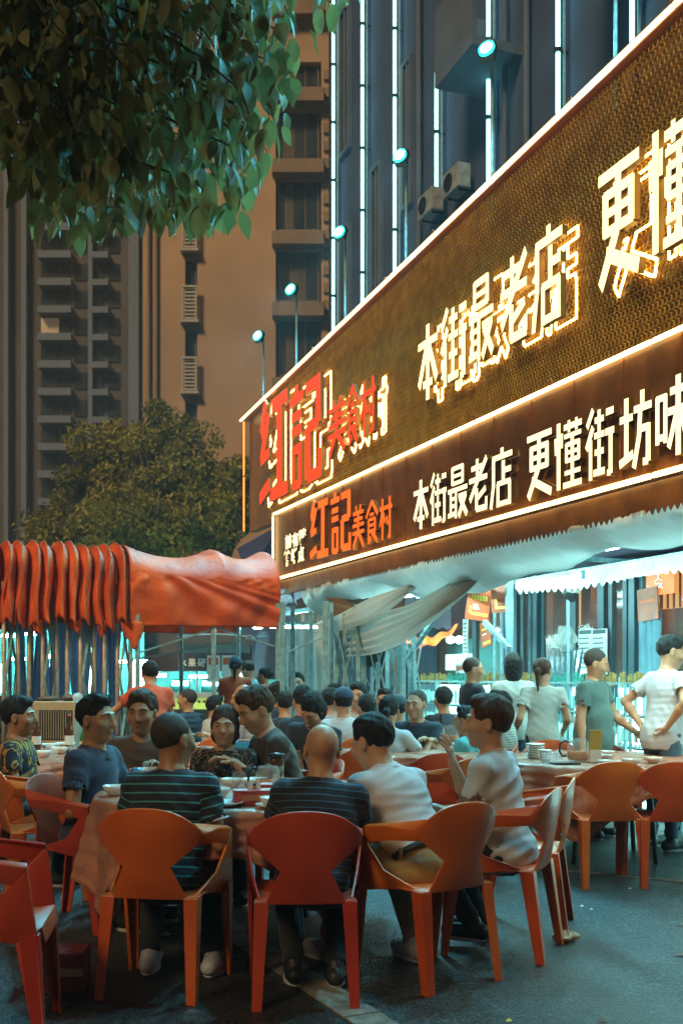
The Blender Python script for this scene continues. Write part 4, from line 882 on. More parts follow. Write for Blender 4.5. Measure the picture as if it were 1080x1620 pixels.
# ------------------------------------------------------------------ trees
def leafmat(name, a, b_, tr=.3):
    m = bpy.data.materials.new(name); m.use_nodes = True; nt = m.node_tree; p = nt.nodes['Principled BSDF']
    at = _n(nt, 'ShaderNodeAttribute', attribute_name='tone'); nt.links.new(ramp(nt, at.outputs['Fac'], [(0, a), (1, b_)]), p.inputs['Base Color'])
    p.inputs['Roughness'].default_value = .6
    t = _n(nt, 'ShaderNodeBsdfTranslucent'); nt.links.new(ramp(nt, at.outputs['Fac'], [(0, a), (1, b_)]), t.inputs[0]); mx = _n(nt, 'ShaderNodeMixShader'); mx.inputs[0].default_value = tr
    out = nt.nodes['Material Output']; nt.links.new(p.outputs[0], mx.inputs[1]); nt.links.new(t.outputs[0], mx.inputs[2]); nt.links.new(mx.outputs[0], out.inputs[0]); return m
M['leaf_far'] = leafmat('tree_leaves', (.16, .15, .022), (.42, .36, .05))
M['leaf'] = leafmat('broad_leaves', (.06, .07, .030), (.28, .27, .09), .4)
M['bark'] = mat('bark', (.06, .045, .03), .9, var=.5, scale=12, bump=.8, bscale=30, stretch=(3, 3, .6))
def set_tone(o, tone):
    a = o.data.attributes.new('tone', 'FLOAT', 'POINT'); a.data.foreach_set('value', np.asarray(tone, dtype=np.float32))
def far_tree(c, rx, rz, hz, n, lab, seed):
    rg = np.random.RandomState(seed); t = empty('tree', (c[0], c[1], 0), 0, lab, 'tree', 'trees behind the orange tent')
    q = MB(); q.tube([(0, 0, 0), (.1, 0, hz*.5), (0, .1, hz)], [.2, .15, .08], 8)
    for k in range(7):
        a = rg.uniform(0, 6.28); q.tube([(0, 0, hz*.55), (math.cos(a)*rx*.4, math.sin(a)*rx*.4, hz*.9), (math.cos(a)*rx*.7, math.sin(a)*rx*.7, hz+rz*rg.uniform(-.3, .6))], [.09, .06, .03], 6)
    q.build('trunk', M['bark'], t, smooth=True)
    nc = 46; cen = []
    while len(cen) < nc:
        p = rg.uniform(-1, 1, 3)
        if .25 < np.linalg.norm(p) < 1: cen.append(p*np.array([rx, rx*.8, rz])*.86)
    cen = np.array(cen); cr = rg.uniform(.32, .62, nc)
    ci = rg.randint(0, nc, n); d = rg.normal(size=(n, 3)); d /= np.linalg.norm(d, axis=1)[:, None]; d[:, 2] *= .75
    pos = cen[ci]+d*(cr[ci]*rg.uniform(.55, 1.08, n))[:, None]+np.array([0, 0, hz])
    a = rg.normal(size=(n, 3)); a /= np.linalg.norm(a, axis=1)[:, None]; b = np.cross(a, rg.normal(size=(n, 3))); b /= np.linalg.norm(b, axis=1)[:, None]
    sz = rg.uniform(.05, .10, n)[:, None]
    v = np.concatenate([pos-a*sz, pos+b*sz*.45, pos+a*sz, pos-b*sz*.45], 1).reshape(-1, 3)
    f = np.arange(4*n).reshape(-1, 4); me = bpy.data.meshes.new('crown'); me.from_pydata(v.tolist(), [], f.tolist()); me.materials.append(M['leaf_far'])
    o = bpy.data.objects.new('crown', me); col.objects.link(o); o.parent = t; tn = np.clip(.3+.25*rg.normal(size=nc), 0, 1)[ci]*.7+rg.uniform(0, .4, n); set_tone(o, np.repeat(tn, 4))
for (px, py, Y, rx, rz, n, lab, sd) in ((165, 775, 27, 1.3, 1.7, 14000, 'bushy tree on the left of the clump behind the folded tent', 1), (268, 745, 26, 1.25, 1.9, 16000, 'tallest bushy tree in the middle of the clump behind the tent', 2), (345, 790, 25.5, 1.15, 1.6, 12000, 'bushy tree nearest the end of the sign board', 3), (215, 840, 24.5, 1.6, 1.0, 11000, 'low bushy tree just above the orange folds', 4), (95, 850, 28, .9, .9, 4000, 'small bush-like tree at the far left above the folded tent', 5)):
    p = P(px, py, Y); far_tree((p.x, p.y), rx, rz, p.z, n, lab, sd)

# the tree whose branch hangs into the top left corner: drooping oval leaves
def leaf_geo(L, w_, fold=.12, curl=.18):
    pr = [(0, 0), (.10, .30), (.28, .50), (.50, .52), (.72, .36), (.88, .15), (1, 0)]
    v = [(0, 0, 0)]; idx = []
    for (t, h) in pr[1:-1]:
        z = -curl*L*t*t; v += [(-h*w_, t*L, z+fold*h*w_*2), (0, t*L, z), (h*w_, t*L, z+fold*h*w_*2)]
    v.append((0, L, -curl*L)); f = [(0, 2, 1), (0, 3, 2)]
    for i in range(4):
        a = 1+3*i; f += [(a, a+1, a+4, a+3), (a+1, a+2, a+5, a+4)]
    a = 13; e = len(v)-1; f += [(a, a+1, e), (a+1, a+2, e)]; return np.array(v), f
nt_ = empty('street_tree', (-3.4, 4.6, 0), 0, 'street tree overhanging the top left corner with broad drooping leaves', 'tree')
rg = np.random.RandomState(5)
tr0 = Vector((-3.4, 4.6, 0)); q = MB(); q.tube([(0, 0, 0), (.05, 0, 1.5), (.15, .05, 3.2), (.4, 0, 4.4), (.5, .1, 6)], [.19, .16, .14, .10, .06], 12); q.build('trunk', M['bark'], nt_, smooth=True)
leaves = []; LV, LF = leaf_geo(1, .5)
unit3 = lambda v: np.asarray(v)/np.linalg.norm(v)
def limb(a, c, r0, nsub, sag):
    a, c = Vector(a), Vector(c); pts = [a+(c-a)*t+Vector((0, 0, .25*math.sin(t*3.1)-sag*t*t)) for t in np.linspace(0, 1, 9)]
    q = MB(); q.tube([p-tr0 for p in pts], [r0*(1-.75*t) for t in np.linspace(0, 1, 9)], 7); q.build('branch', M['bark'], nt_, smooth=True); return pts
limbs = []
for px, py, Y in ((60, 60, 5.2), (200, 40, 4.9), (330, 20, 4.6), (455, -60, 4.4), (120, 190, 5.4), (260, 200, 5.0), (370, 150, 4.5), (20, 240, 5.6), (150, -120, 5.0), (300, -140, 4.4)):
    limbs.append(limb((-3.2, 4.6, 3.6+rg.uniform(-.4, .8)), P(px, py, Y), .045, 0, .05))
# outline of the crown in view, as limits below which twigs do not droop
lim = [(-200, 420), (0, 255), (20, 310), (60, 390), (130, 405), (190, 395), (240, 370), (300, 385), (380, 380), (415, 300), (455, 210), (470, 120), (555, 40), (560, -60), (600, -400)]
def low(px): return np.interp(px, [a for a, _ in lim], [b for _, b in lim])
cand = []
tries = 0
while len(cand) < 5600 and tries < 60000:
    tries += 1
    px = rg.uniform(-160, 560); Y = rg.uniform(3.9, 6.4); py = rg.uniform(-330, 400)
    sizepx = .135*F/Y
    edge = low(px)-py
    if edge < sizepx*.8: continue
    dens = .30+.7*min(1, edge/220)*(1 if px < 400 else .55)
    if px > 455 and rg.rand() > .45: continue
    if rg.rand() > dens: continue
    cand.append((px, py, Y))
V_, F_, T_ = [], [], []; single = []
for i, (px, py, Y) in enumerate(cand):
    p = np.array(P(px, py, Y)); L = rg.uniform(.075, .15); az = rg.uniform(0, 6.28); dr = rg.uniform(-1.45, -.75)
    d = np.array([math.cos(az)*math.cos(dr), math.sin(az)*math.cos(dr), math.sin(dr)]); u = np.cross(d, [0, 0, 1]); u /= np.linalg.norm(u); tw_ = rg.uniform(-.9, .9)
    nn = np.cross(u, d); u2 = u*math.cos(tw_)+nn*math.sin(tw_); nn = np.cross(u2, d)
    Mx = np.stack([u2, d, nn], 1)*L*np.array([rg.uniform(.85, 1.15), 1, 1])
    tone = float(np.clip(rg.normal(.42, .2)+(.25 if low(px)-py < 120 else -.1)+(.15 if px > 470 else 0), 0, 1))  # lit crown edge and darker inside put into the leaf tone
    single.append((Y, i, p, Mx, tone))
single.sort(key=lambda t: t[0]+(.0 if low(cand[t[1]][0])-cand[t[1]][1] < 140 else 2))
tones = {}
for r_, (Y, i, p, Mx, tone) in enumerate(single):
    if r_ < 260:
        kx = round(tone*5)
        if kx not in tones:
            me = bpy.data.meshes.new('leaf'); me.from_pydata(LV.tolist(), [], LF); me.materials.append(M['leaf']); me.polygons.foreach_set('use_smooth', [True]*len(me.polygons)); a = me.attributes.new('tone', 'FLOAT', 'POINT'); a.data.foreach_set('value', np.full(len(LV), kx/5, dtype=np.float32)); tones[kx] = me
        o = bpy.data.objects.new('leaf', tones[kx]); col.objects.link(o); o.parent = nt_
        m4 = Matrix.Identity(4)
        for rr in range(3):
            for cc in range(3): m4[rr][cc] = Mx[rr][cc]
            m4[rr][3] = p[rr]-tr0[rr]
        o.matrix_local = m4
    else:
        b0 = sum(len(x) for x in V_) if False else len(V_)*len(LV)
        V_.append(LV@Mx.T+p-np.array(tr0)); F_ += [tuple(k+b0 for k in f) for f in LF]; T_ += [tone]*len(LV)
for _ in range(5600):                                      # unseen leaves added over and behind the camera to shade the foreground
    p = np.array([rg.uniform(-4.6, .9), rg.uniform(-1.6, 3.6), 0]); rr = ((p[0]+2.0)/2.9)**2+((p[1]-1.0)/2.9)**2
    if rr > 1: continue
    p[2] = 3.9+rg.uniform(0, 1.9)*(1-rr*.5); L = rg.uniform(.11, .17); d = unit3(rg.normal(size=3)*[1, 1, .5]-[0, 0, .7]); u = unit3(np.cross(d, [.1, .2, 1])); nn = np.cross(u, d)
    b0 = len(V_)*len(LV); V_.append(LV@(np.stack([u, d, nn], 1)*L).T+p-np.array(tr0)); F_ += [tuple(k+b0 for k in f) for f in LF]; T_ += [float(rg.uniform(.1, .8))]*len(LV)
for c_ in ((-1, 1, 4.6), (-2.5, -.5, 4.7), (0, 2.6, 4.4), (-3, 2, 4.8)): limb((-3.2, 4.4, 3.7), c_, .05, 0, .05)  # unseen limbs added to carry the shading leaves
me = bpy.data.meshes.new('foliage'); me.from_pydata(np.concatenate(V_).tolist(), [], F_); me.materials.append(M['leaf']); me.polygons.foreach_set('use_smooth', [True]*len(me.polygons))
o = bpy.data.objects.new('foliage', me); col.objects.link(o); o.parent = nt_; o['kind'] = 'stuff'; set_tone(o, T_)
# thin twigs
q = MB()
for (px, py, Y) in cand[::9]:
    p = P(px, py, Y); q.tube([p-tr0, p-tr0+Vector((rg.uniform(-.12, .02), rg.uniform(-.1, .1), .10)), p-tr0+Vector((rg.uniform(-.3, -.1), rg.uniform(-.1, .1), .2))], [.0025, .004, .006], 4)
q.build('twigs', M['bark'], nt_, kind='stuff')

# ------------------------------------------------------------------ night air
hz_ = MB(); hz_.box((0, 42, 22), (200, 150, 46.4)); hm_ = bpy.data.materials.new('haze'); hm_.use_nodes = True; nt = hm_.node_tree; nt.nodes.remove(nt.nodes['Principled BSDF'])
pv = _n(nt, 'ShaderNodeVolumePrincipled'); pv.inputs['Density'].default_value = .0013; pv.inputs['Color'].default_value = (.92, .94, 1, 1); nt.links.new(pv.outputs[0], nt.nodes['Material Output'].inputs['Volume'])
hz_.build('haze', hm_, kind='stuff')
# ------------------------------------------------------------------ plastic armchairs (facing +y, seat .43)
def sheet(faces, name, m, par, th=.011, bev=.0):
    q = MB(); idx = {}
    for f in faces:
        ids = []
        for p in f:
            k = tuple(round(x, 4) for x in p)
            if k not in idx: idx[k] = len(q.v); q.v.append(k)
            ids.append(idx[k])
        q.f.append(tuple(ids)); q.mi.append(0)
    o = q.build(name, m, par, solid=th)
    o.data.polygons.foreach_set('use_smooth', [True]*len(o.data.polygons)); bm_2 = bmesh.new(); bm_2.from_mesh(o.data)
    for e in bm_2.edges: e.smooth = e.calc_face_angle(0) < R(33)
    bm_2.to_mesh(o.data); bm_2.free()
    w_ = o.modifiers.new('bevel', 'BEVEL'); w_.width = .0035; w_.segments = 2; w_.limit_method = 'ANGLE'; w_.angle_limit = R(50)
    return o
def make_chair(m):
    t = empty('plastic_chair', cat='chair')
    A = (0, -.300, .817); A1 = (.065, -.298, .814); B1 = (.13, -.292, .803); B2 = (.182, -.279, .782); C = (.225, -.262, .752); Cc = (.258, -.215, .700)
    E = (.116, -.255, .565); G = (.185, -.220, .425); G0 = (0, -.232, .425); E0 = (0, -.270, .565); Q = (.130, -.280, .70); Q0 = (0, -.290, .70); D = (.232, -.222, .655)
    mir = lambda p: (-p[0], p[1], p[2]); F_ = []
    for s_ in (1, -1):
        k = (lambda p: p) if s_ == 1 else mir
        fs = [(A, A1, B1, Q, Q0), (Q0, Q, E, E0), (B1, B2, C, D, Q), (C, Cc, D), (Q, D, E), (E0, E, G, G0)]
        F_ += [tuple(k(p) for p in (f if s_ == 1 else f[::-1])) for f in fs]
    sheet(F_, 'backrest', m, t)
    q = [(-.205, -.222, .425), (.205, -.222, .425), (.225, .20, .437), (-.225, .20, .437)]
    sheet([[(-.19, -.214, .43), (.19, -.214, .43), (.17, 0, .420), (-.17, 0, .420)], [(-.17, 0, .420), (.17, 0, .420), (.21, .215, .442), (-.21, .215, .442)],
           [(-.19, -.214, .43), (-.17, 0, .420), (-.21, .215, .442), (-.240, .20, .43), (-.228, -.17, .43)], [(.19, -.214, .43), (.228, -.17, .43), (.240, .20, .43), (.21, .215, .442), (.17, 0, .420)],
           [(-.21, .215, .442), (.21, .215, .442), (.205, .228, .385), (-.205, .228, .385)]], 'seat', m, t, .010)
    for s_ in (1, -1):
        k = (lambda p: p) if s_ == 1 else mir
        # arm blade from the back shoulder to the front corner
        H1, H2 = (.282, .175, .672), (.276, .115, .612); mid1, mid2 = (.272, -.02, .700), (.262, -.04, .640)
        sheet([tuple(k(p) for p in f) for f in [(Cc, mid1, mid2, D), (mid1, H1, H2, mid2), (C, (.250, -.02, .712), mid1, Cc), ((.250, -.02, .712), (.255, .17, .684), H1, mid1)]], 'armrest', m, t)
        # side panel and front leg in one blade
        sheet([tuple(k(p) for p in f) for f in [(H1, H2, (.262, .10, .52), (.278, .205, .43)), (H2, (.250, .02, .50), (.262, .10, .52)), ((.250, .02, .50), (.215, -.17, .44), (.238, .15, .39), (.262, .10, .52)), ((.262, .10, .52), (.238, .15, .39), (.278, .205, .43)),
              ((.278, .205, .43), (.262, .13, .40), (.255, .205, .0), (.265, .238, .0))]], 'side_panel', m, t)
        q = MB()
        def legsec(c, ax, ay, sx, sy, z, th=.009): # L section with its corner at c
            x, y = c; return [(x, y, z), (x+sx*ax, y, z), (x+sx*ax, y+sy*th, z), (x+sx*th, y+sy*th, z), (x+sx*th, y+sy*ay, z), (x, y+sy*ay, z)]
        def loft(a, b_):
            n = len(a); q.add(a+b_, [tuple(range(n))[::-1], tuple(range(n, 2*n))]+[(i, (i+1) % n, n+(i+1) % n, n+i) for i in range(n)])
        loft(legsec((s_*.268, .238), .040, .040, -s_, -1, 0), legsec((s_*.281, .214), .062, .072, -s_, -1, .43)); q.build('leg', m, t, bev=.002)
        q = MB(); loft(legsec((s_*.245, -.285), .045, .045, -s_, 1, 0), legsec((s_*.236, -.228), .068, .070, -s_, 1, .432)); q.add([(s_*.236, -.228, .433), (s_*.168, -.228, .433), (s_*.168, -.215, .433), (s_*.236, -.148, .433)], [(0, 1, 2, 3)]); q.build('leg', m, t, bev=.002)
    return t
ch0 = make_chair(M['chair']); ch_red = None; used = [False]
def chair(px, Y, yaw, lab, X=None, red=False, grp=None, sc=1.0):
    t = ch0 if not used[0] else copy_tree(ch0); used[0] = True
    x = PX(px, Y) if X is None else X
    t.location = (x, Y, 0); t.rotation_euler = (0, 0, R(yaw)); t['label'] = lab; t['group'] = 'plastic armchairs'; t.scale = (sc*.90, sc*.97, sc)
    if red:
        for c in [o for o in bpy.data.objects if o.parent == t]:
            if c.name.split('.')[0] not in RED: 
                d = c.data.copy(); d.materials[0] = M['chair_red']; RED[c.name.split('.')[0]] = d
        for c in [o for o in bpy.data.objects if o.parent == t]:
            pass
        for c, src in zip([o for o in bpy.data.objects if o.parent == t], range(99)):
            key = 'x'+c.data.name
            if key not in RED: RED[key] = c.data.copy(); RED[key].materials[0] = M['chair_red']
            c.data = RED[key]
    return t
RED = {}
chair(262, 4.66, -9, 'orange chair under the man in teal-striped polo, seen from behind')
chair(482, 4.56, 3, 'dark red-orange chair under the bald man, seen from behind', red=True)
chair(672, 4.82, 36, 'orange chair under the man in pale shirt with a belt, turned to the left')
chair(790, 5.28, 66, 'orange chair in profile under the man in white tee with raised hand')
chair(845, 5.78, 74, 'empty orange chair directly behind the man in white tee', X=.98)
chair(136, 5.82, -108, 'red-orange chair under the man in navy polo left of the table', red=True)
chair(68, 6.5, -62, 'empty orange chair turned to us behind the man in navy polo')
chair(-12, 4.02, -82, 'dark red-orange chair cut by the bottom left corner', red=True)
chair(-14, 6.9, -70, 'orange chair under the young man in dark jersey at far left')
chair(358, 6.75, 180, 'orange chair under the woman in blossom print blouse')
chair(236, 6.95, 172, 'orange chair under the man in grey-brown shirt facing us')
chair(470, 6.85, 105, 'orange chair under the man in dark brown jacket')
chair(948, 7.02, 8, 'orange chair at the right-hand table, its back to us')
chair(1052, 7.0, -3, 'orange chair at the right edge of the right-hand table')
chair(722, 7.3, 30, 'bright orange empty chair standing between the leaning men', X=.76)
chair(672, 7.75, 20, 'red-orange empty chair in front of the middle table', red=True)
chair(566, 8.2, 10, 'orange chair seen past the bald head and the pale shirt')
chair(868, 8.75, 165, 'orange chair on the far side of the right-hand table near its left end')
chair(955, 8.85, 185, 'small-looking orange chair on the far side of the right-hand table by the card holder')
chair(318, 9.6, 40, 'orange chair between the striped man and the woman in blossom print')
chair(605, 8.9, -20, 'orange chair under the woman with ponytail')
chair(760, 8.6, 80, 'orange chair under the person in teal behind the raised hand')
chair(548, 9.8, 30, 'orange chair under the guest in blue cap')
chair(668, 9.5, 170, 'orange chair under the man in dark teal tee')
chair(408, 10.2, 90, 'orange chair under the bald guest in pale shirt')
chair(300, 12.3, 120, 'orange chair under the far man in striped polo')

# ------------------------------------------------------------------ tables with plastic cloths
def table(cx, cy, r, lab, clab, sq, m, rot=0, seed=0, dropk=1):
    t = empty('round_table', (cx, cy, 0), 0, lab, 'table', 'round folding tables')
    q = MB(); q.lathe([(0, .705), (r, .705), (r, .735), (0, .735)], 40); q.build('tabletop', M['awning'], t)
    for k in range(4):
        a = math.pi/4+k*math.pi/2; q = MB(); q.tube([(math.cos(a)*.35, math.sin(a)*.35, .70), (math.cos(a)*.42, math.sin(a)*.42, 0)], .018, 8); q.build('leg', M['dark_metal'], t)
    rg = np.random.RandomState(seed); ph = rg.uniform(0, 6.28, 6); N = 144
    def cl(u, v):
        a = u*2*math.pi; ra = (r+.006)
        if v < .35: rr = ra*v/.35; return (math.cos(a)*rr, math.sin(a)*rr, .742+.0025*math.sin(a*7+rr*20+ph[0])+.002*math.sin(rr*50+a*3))
        w_ = (v-.35)/.65; a2 = a-rot; hl = min(sq/max(abs(math.cos(a2)), abs(math.sin(a2)), .01), sq*1.32)-r; hl = max(hl, .17)*dropk
        fold = (.020*math.sin(a*17+ph[1])+.015*math.sin(a*29+ph[2])+.01*math.sin(a*41+ph[3]))*w_**.8*1.8
        rr = ra+.012*min(1, w_*8)+.045*w_**1.2+fold+.004*math.sin(w_*25+a*9)
        return (math.cos(a)*rr, math.sin(a)*rr, .742-.004*min(1, w_*6)-hl*w_)
    q = MB(); q.grid(cl, N, 34); o = q.build('tablecloth', m, smooth=True, solid=.0015, loc=(cx, cy, 0)); tag(o, clab, 'tablecloth', 'thin plastic tablecloths'); return t
TX, TY = -.50, 5.66
table(TX, TY, .80, 'round table in front where the men in striped polos sit', 'peach plastic cloth on the nearest table, corners hanging in folds', .95, M['tablecloth2'], R(-10), 1, 1.2)
table(1.98, 7.92, .86, 'round table at right with the glass teapot', 'pinkish plastic cloth on the right-hand table with the glass teapot', 1.02, M['tablecloth'], R(20), 2)
table(.72, 8.75, .74, 'round table in the middle behind the leaning men', 'pinkish plastic cloth on the middle table behind the leaning men', .90, M['tablecloth'], R(10), 3)
table(-2.42, 8.3, .75, 'round table at far left below the cooler, laid with bottles', 'peach cloth on the far left table, bunched up at its near edge', .95, M['tablecloth2'], R(30), 4)
table(-.95, 9.2, .7, 'table behind the woman in blossom print', 'cloth on the table behind the woman in blossom print', .8, M['tablecloth'], R(5), 5)

# ------------------------------------------------------------------ tableware
def item(name, parts, lab, cat, loc, rz=0, grp=None):
    t = empty(name, loc, rz, lab, cat, grp)
    for nm, b, m, sm in parts: b.build(nm, m, t, smooth=sm)
    return t
def bowl(r=.055, h=.045): q = MB(); q.lathe([(0, .003), (r*.45, .003), (r*.5, 0), (r*.55, .004), (r*.85, h*.55), (r, h), (r*.95, h), (r*.8, h*.55), (r*.45, .010), (0, .009)], 24); return q
def plate(r=.10): q = MB(); q.lathe([(0, .004), (r*.6, .004), (r*.62, 0), (r*.66, .004), (r, .018), (r*.98, .021), (r*.62, .009), (0, .008)], 28); return q
def tabz(px, py): return (1.37-.745)*F/(py-HOR)
def on(px, py): Y = tabz(px, py); return (PX(px, Y), Y, .746)
def tissue(lab, loc, rz):
    a = MB(); a.box((0, 0, .035), (.20, .11, .07)); b = MB(); b.box((0, -.0565, .035), (.12, .002, .03)); b.box((.101, 0, .035), (.002, .07, .03))
    c = MB(); rg = np.random.RandomState(int(abs(loc[0])*100)); c.grid(lambda u, v: ((u-.5)*.07*(1-.3*v), .02*math.sin(u*9)*(v+.2), .07+.05*v*(.6+.4*math.sin(u*7+1))), 10, 4)
    item('tissue_box', [('carton', a, M['red_card'], False), ('printed_panel', b, M['tablecloth'], False), ('tissue', c, M['white_paper'], True)], lab, 'tissue box', loc, rz, 'red tissue boxes')
tissue('red tissue box between the striped-polo man and the woman', on(402, 1272)[:3], .15)
tissue('second red tissue box beside the teapot, left of the bald man', on(440, 1262), -.2)
item('plate', [('dish', plate(.10), M['white_paint'], True)], 'white plate next to the striped sleeve on the near table', 'plate', on(352, 1275))
for k, (px, py, lab) in enumerate(((345, 1262, 'white tea bowl behind the plate by the striped sleeve'), (432, 1278, 'white bowl on a saucer beside the bald man'), (404, 1246, 'wide white bowl in front of the woman in blossom print'), (366, 1246, 'shallow bowl left of the wide white bowl'), (182, 1258, 'white bowl near the elbow of the man in navy polo'), (300, 1250, 'small white bowl behind the striped-polo man'))):
    item('bowl', [('dish', bowl(.065 if k != 2 else .09, .05), M['white_paint'], True)], lab, 'bowl', on(px, py), 0, 'white bowls')
item('plate', [('dish', plate(.085), M['white_paint'], True)], 'small saucer under the bowl beside the bald man', 'plate', Vector(on(432, 1278))-Vector((0, 0, .002)))
q = MB(); q.lathe([(0, 0), (.035, 0), (.04, .01), (.037, .1), (.034, .105)], 20)
item('drinking_cup', [('cup', q, M['glass'], True)], 'clear cup lying near the tissue boxes', 'cup', on(378, 1252))
def teapot(lab, loc, rz, s=1.0):
    a = MB(); a.lathe([(0, .002), (.062, .002), (.072, .02), (.074, .07), (.066, .115), (.058, .135), (.056, .135), (.064, .112), (.071, .07), (.069, .022), (.06, .006), (0, .006)], 28)
    b = MB(); b.lathe([(0, .008), (.058, .008), (.067, .024), (.068, .062), (0, .062)], 24)
    c = MB(); c.tube([(-.064, 0, .12), (-.085, 0, .13), (-.115, 0, .11), (-.118, 0, .06), (-.10, 0, .03), (-.074, 0, .035)], .007, 8)
    d = MB(); d.lathe([(0, .150), (.012, .150), (.014, .142), (.056, .138), (.058, .132), (0, .132)], 24); e = MB(); e.tube([(.06, 0, .10), (.085, 0, .128), (.092, 0, .13)], [.016, .010, .009], 8)
    t = item('teapot', [('pot', a, M['glass'], True), ('tea', b, M['tea'], True), ('handle', c, M['black'], True), ('lid', d, M['glass'], True), ('spout', e, M['glass'], True)], lab, 'teapot', loc, rz); t.scale = (s, s, s); return t
teapot('glass teapot of amber tea in the middle of the right-hand table', on(914, 1204), 0, 1.15)
teapot('glass teapot on the middle table behind the raised hand', on(712, 1175), 0, 1.15)
teapot('small teapot of tea behind the red tissue boxes on the near table', on(424, 1250), .4, .95)
q = MB(); q.lathe([(0, 0), (.045, 0), (.05, .01), (.046, .15), (.035, .17)], 20); q2 = MB(); q2.lathe([(0, .17), (.047, .17), (.05, .178), (.048, .19), (0, .196)], 20)
item('kettle', [('body', q, M['brown_glass'], True), ('lid', q2, M['dark_metal'], True)], 'tall dark jug with flat lid behind the tissue boxes', 'jug', on(436, 1247))
# stack of bowls, glasses, card holder on the right table
for (px, py, n, lab) in ((846, 1200, 6, 'stack of white saucers on the right-hand table, nearest the white tee'), (862, 1206, 4, 'shorter stack of small bowls beside the taller stack')):
    x, y, z = on(px, py); st_ = empty('saucer_stack', (x, y, z), 0, lab, 'saucers', 'stacked crockery')
    for k in range(n): q = plate(.072) if n == 6 else bowl(.05, .035); q.build('saucer', M['white_paint'], st_, smooth=True, loc=(0, 0, .018*k))
for k, (px, py) in enumerate(((876, 1208), (864, 1212), (884, 1203))):
    q = MB(); q.lathe([(0, .003), (.026, .003), (.030, .08), (.028, .08), (.024, .008), (0, .008)], 20); item('drinking_glass', [('glass', q, M['glass'], True)], ['empty clear glass nearest the teapot handle', 'empty clear glass in front of the saucers', 'empty clear glass furthest back by the teapot handle'][k], 'glass', on(px, py), 0, 'clear drinking glasses')
for k, (px, py, r_) in enumerate(((962, 1212, .075), (998, 1210, .07), (1032, 1207, .065), (948, 1202, .09), (955, 1196, .08))):
    item('bowl', [('dish', bowl(r_, .04), M['white_paint'], True)], ['shallow white bowl right of the teapot on the right-hand table', 'shallow white bowl, middle of three in a row', 'shallow white bowl nearest the picture edge on the right table', 'wide white bowl at the foot of the card holder', 'white bowl behind the card holder'][k], 'bowl', on(px, py), 0, 'white bowls')
a = MB(); a.box((0, 0, .16), (.085, .03, .14)); b = MB(); b.box((0, 0, .045), (.08, .04, .09))
item('card_holder', [('card', a, mat('mustard_card', (.42, .27, .05), .6), False), ('stand', b, M['white_paint'], False)], 'upright stand with a mustard yellow card on the right-hand table', 'card holder', on(941, 1206))
a = MB(); a.box((0, 0, .006), (.19, .12, .012)); item('menu_folder', [('cover', a, M['dark_metal'], False)], 'thin dark menu folder lying left of the glass teapot', 'menu', on(893, 1209), .1)
# middle table things
for k, (px, py, r_) in enumerate(((622, 1170, .10), (640, 1174, .06), (605, 1177, .08))):
    item('bowl', [('dish', bowl(r_, .06), M['white_paint'], True)], ['large pale bowl on the middle table next to the ladle', 'small white bowl on a plate on the middle table', 'white bowl at the left end of the middle table'][k], 'bowl', on(px, py), 0, 'white bowls')
def bottle(lab, loc, m, h=.24, r=.03):
    a = MB(); a.lathe([(0, 0), (r, 0), (r, h*.55), (r*.8, h*.66), (r*.38, h*.8), (r*.36, h*.98), (r*.42, h)], 16); b = MB(); b.lathe([(r*1.02, h*.2), (r*1.02, h*.45)], 16); c = MB(); c.lathe([(r*.45, h*.97), (r*.45, h*1.02), (0, h*1.02)], 12)
    item('bottle', [('glass', a, m, True), ('label_band', b, M['white_paper'], True), ('cap', c, M['red_card'], True)], lab, 'bottle', loc, 0, 'bottles on the tables')
bottle('brown beer bottle on the middle table', on(697, 1172), M['brown_glass'], .26)
a = MB(); a.box((0, 0, .04), (.09, .09, .08)); item('red_container', [('box', a, M['red_card'], False)], 'small red box at the foot of the brown bottle', 'box', on(690, 1180))
a = MB(); a.box((0, 0, .05), (.55, .3, .04)); b = MB(); b.box((0, 0, .025), (.5, .26, .03)); item('grill_tray', [('tray', a, M['dark_metal'], False), ('stand', b, M['steel'], False)], 'dark serving tray in front of the man in dark teal tee', 'tray', on(655, 1165))
# left table
for k, (px, py, m, h, lab) in enumerate(((110, 1190, 'brown_glass', .30, 'tall bottle with white label at the back of the far left table'), (58, 1188, 'brown_glass', .27, 'dark bottle with a red label at the left end of the far left table'), (134, 1196, 'green_glass', .25, 'green bottle just behind the shoulder of the man in navy polo'))):
    bottle(lab, on(px, py), M[m], h, .036)
for k, (px, py, r_) in enumerate(((80, 1186, .08), (95, 1192, .07), (70, 1198, .06), (104, 1184, .09))):
    item('bowl', [('dish', bowl(r_, .05), M['white_paint'], True)], ['white bowl at the back of the far left table', 'bowl of leftovers in the middle of the far left table', 'small bowl near the front of the far left table', 'wide bowl right of the others on the far left table'][k], 'bowl', on(px, py), 0, 'white bowls')
for k, (px, py) in enumerate(((86, 1198), (115, 1196), (78, 1193))):
    q = MB(); q.lathe([(0, .003), (.026, .003), (.030, .08), (.028, .08), (.024, .008), (0, .008)], 16); item('drinking_glass', [('glass', q, M['glass'], True)], ['clear glass at the near edge of the far left table', 'clear glass by the green bottle', 'clear glass between the bowls of the far left table'][k], 'glass', on(px, py), 0, 'clear drinking glasses')
a = MB(); a.lathe([(0, 0), (.03, 0), (.031, .11), (.027, .118), (0, .118)], 18); item('soft_drink_can', [('can', a, mat('blue_can', (.03, .22, .50), .3, .3), True)], 'blue can standing in front of the man in grey-brown shirt', 'can', on(216, 1250))
q = MB(); q.lathe([(0, 0), (.09, 0), (.12, .07), (.125, .11), (.115, .11), (.1, .05), (0, .02)], 26); item('serving_pot', [('pot', q, M['tablecloth'], True)], 'peach-coloured serving pot right of the blue can', 'pot', on(240, 1248))
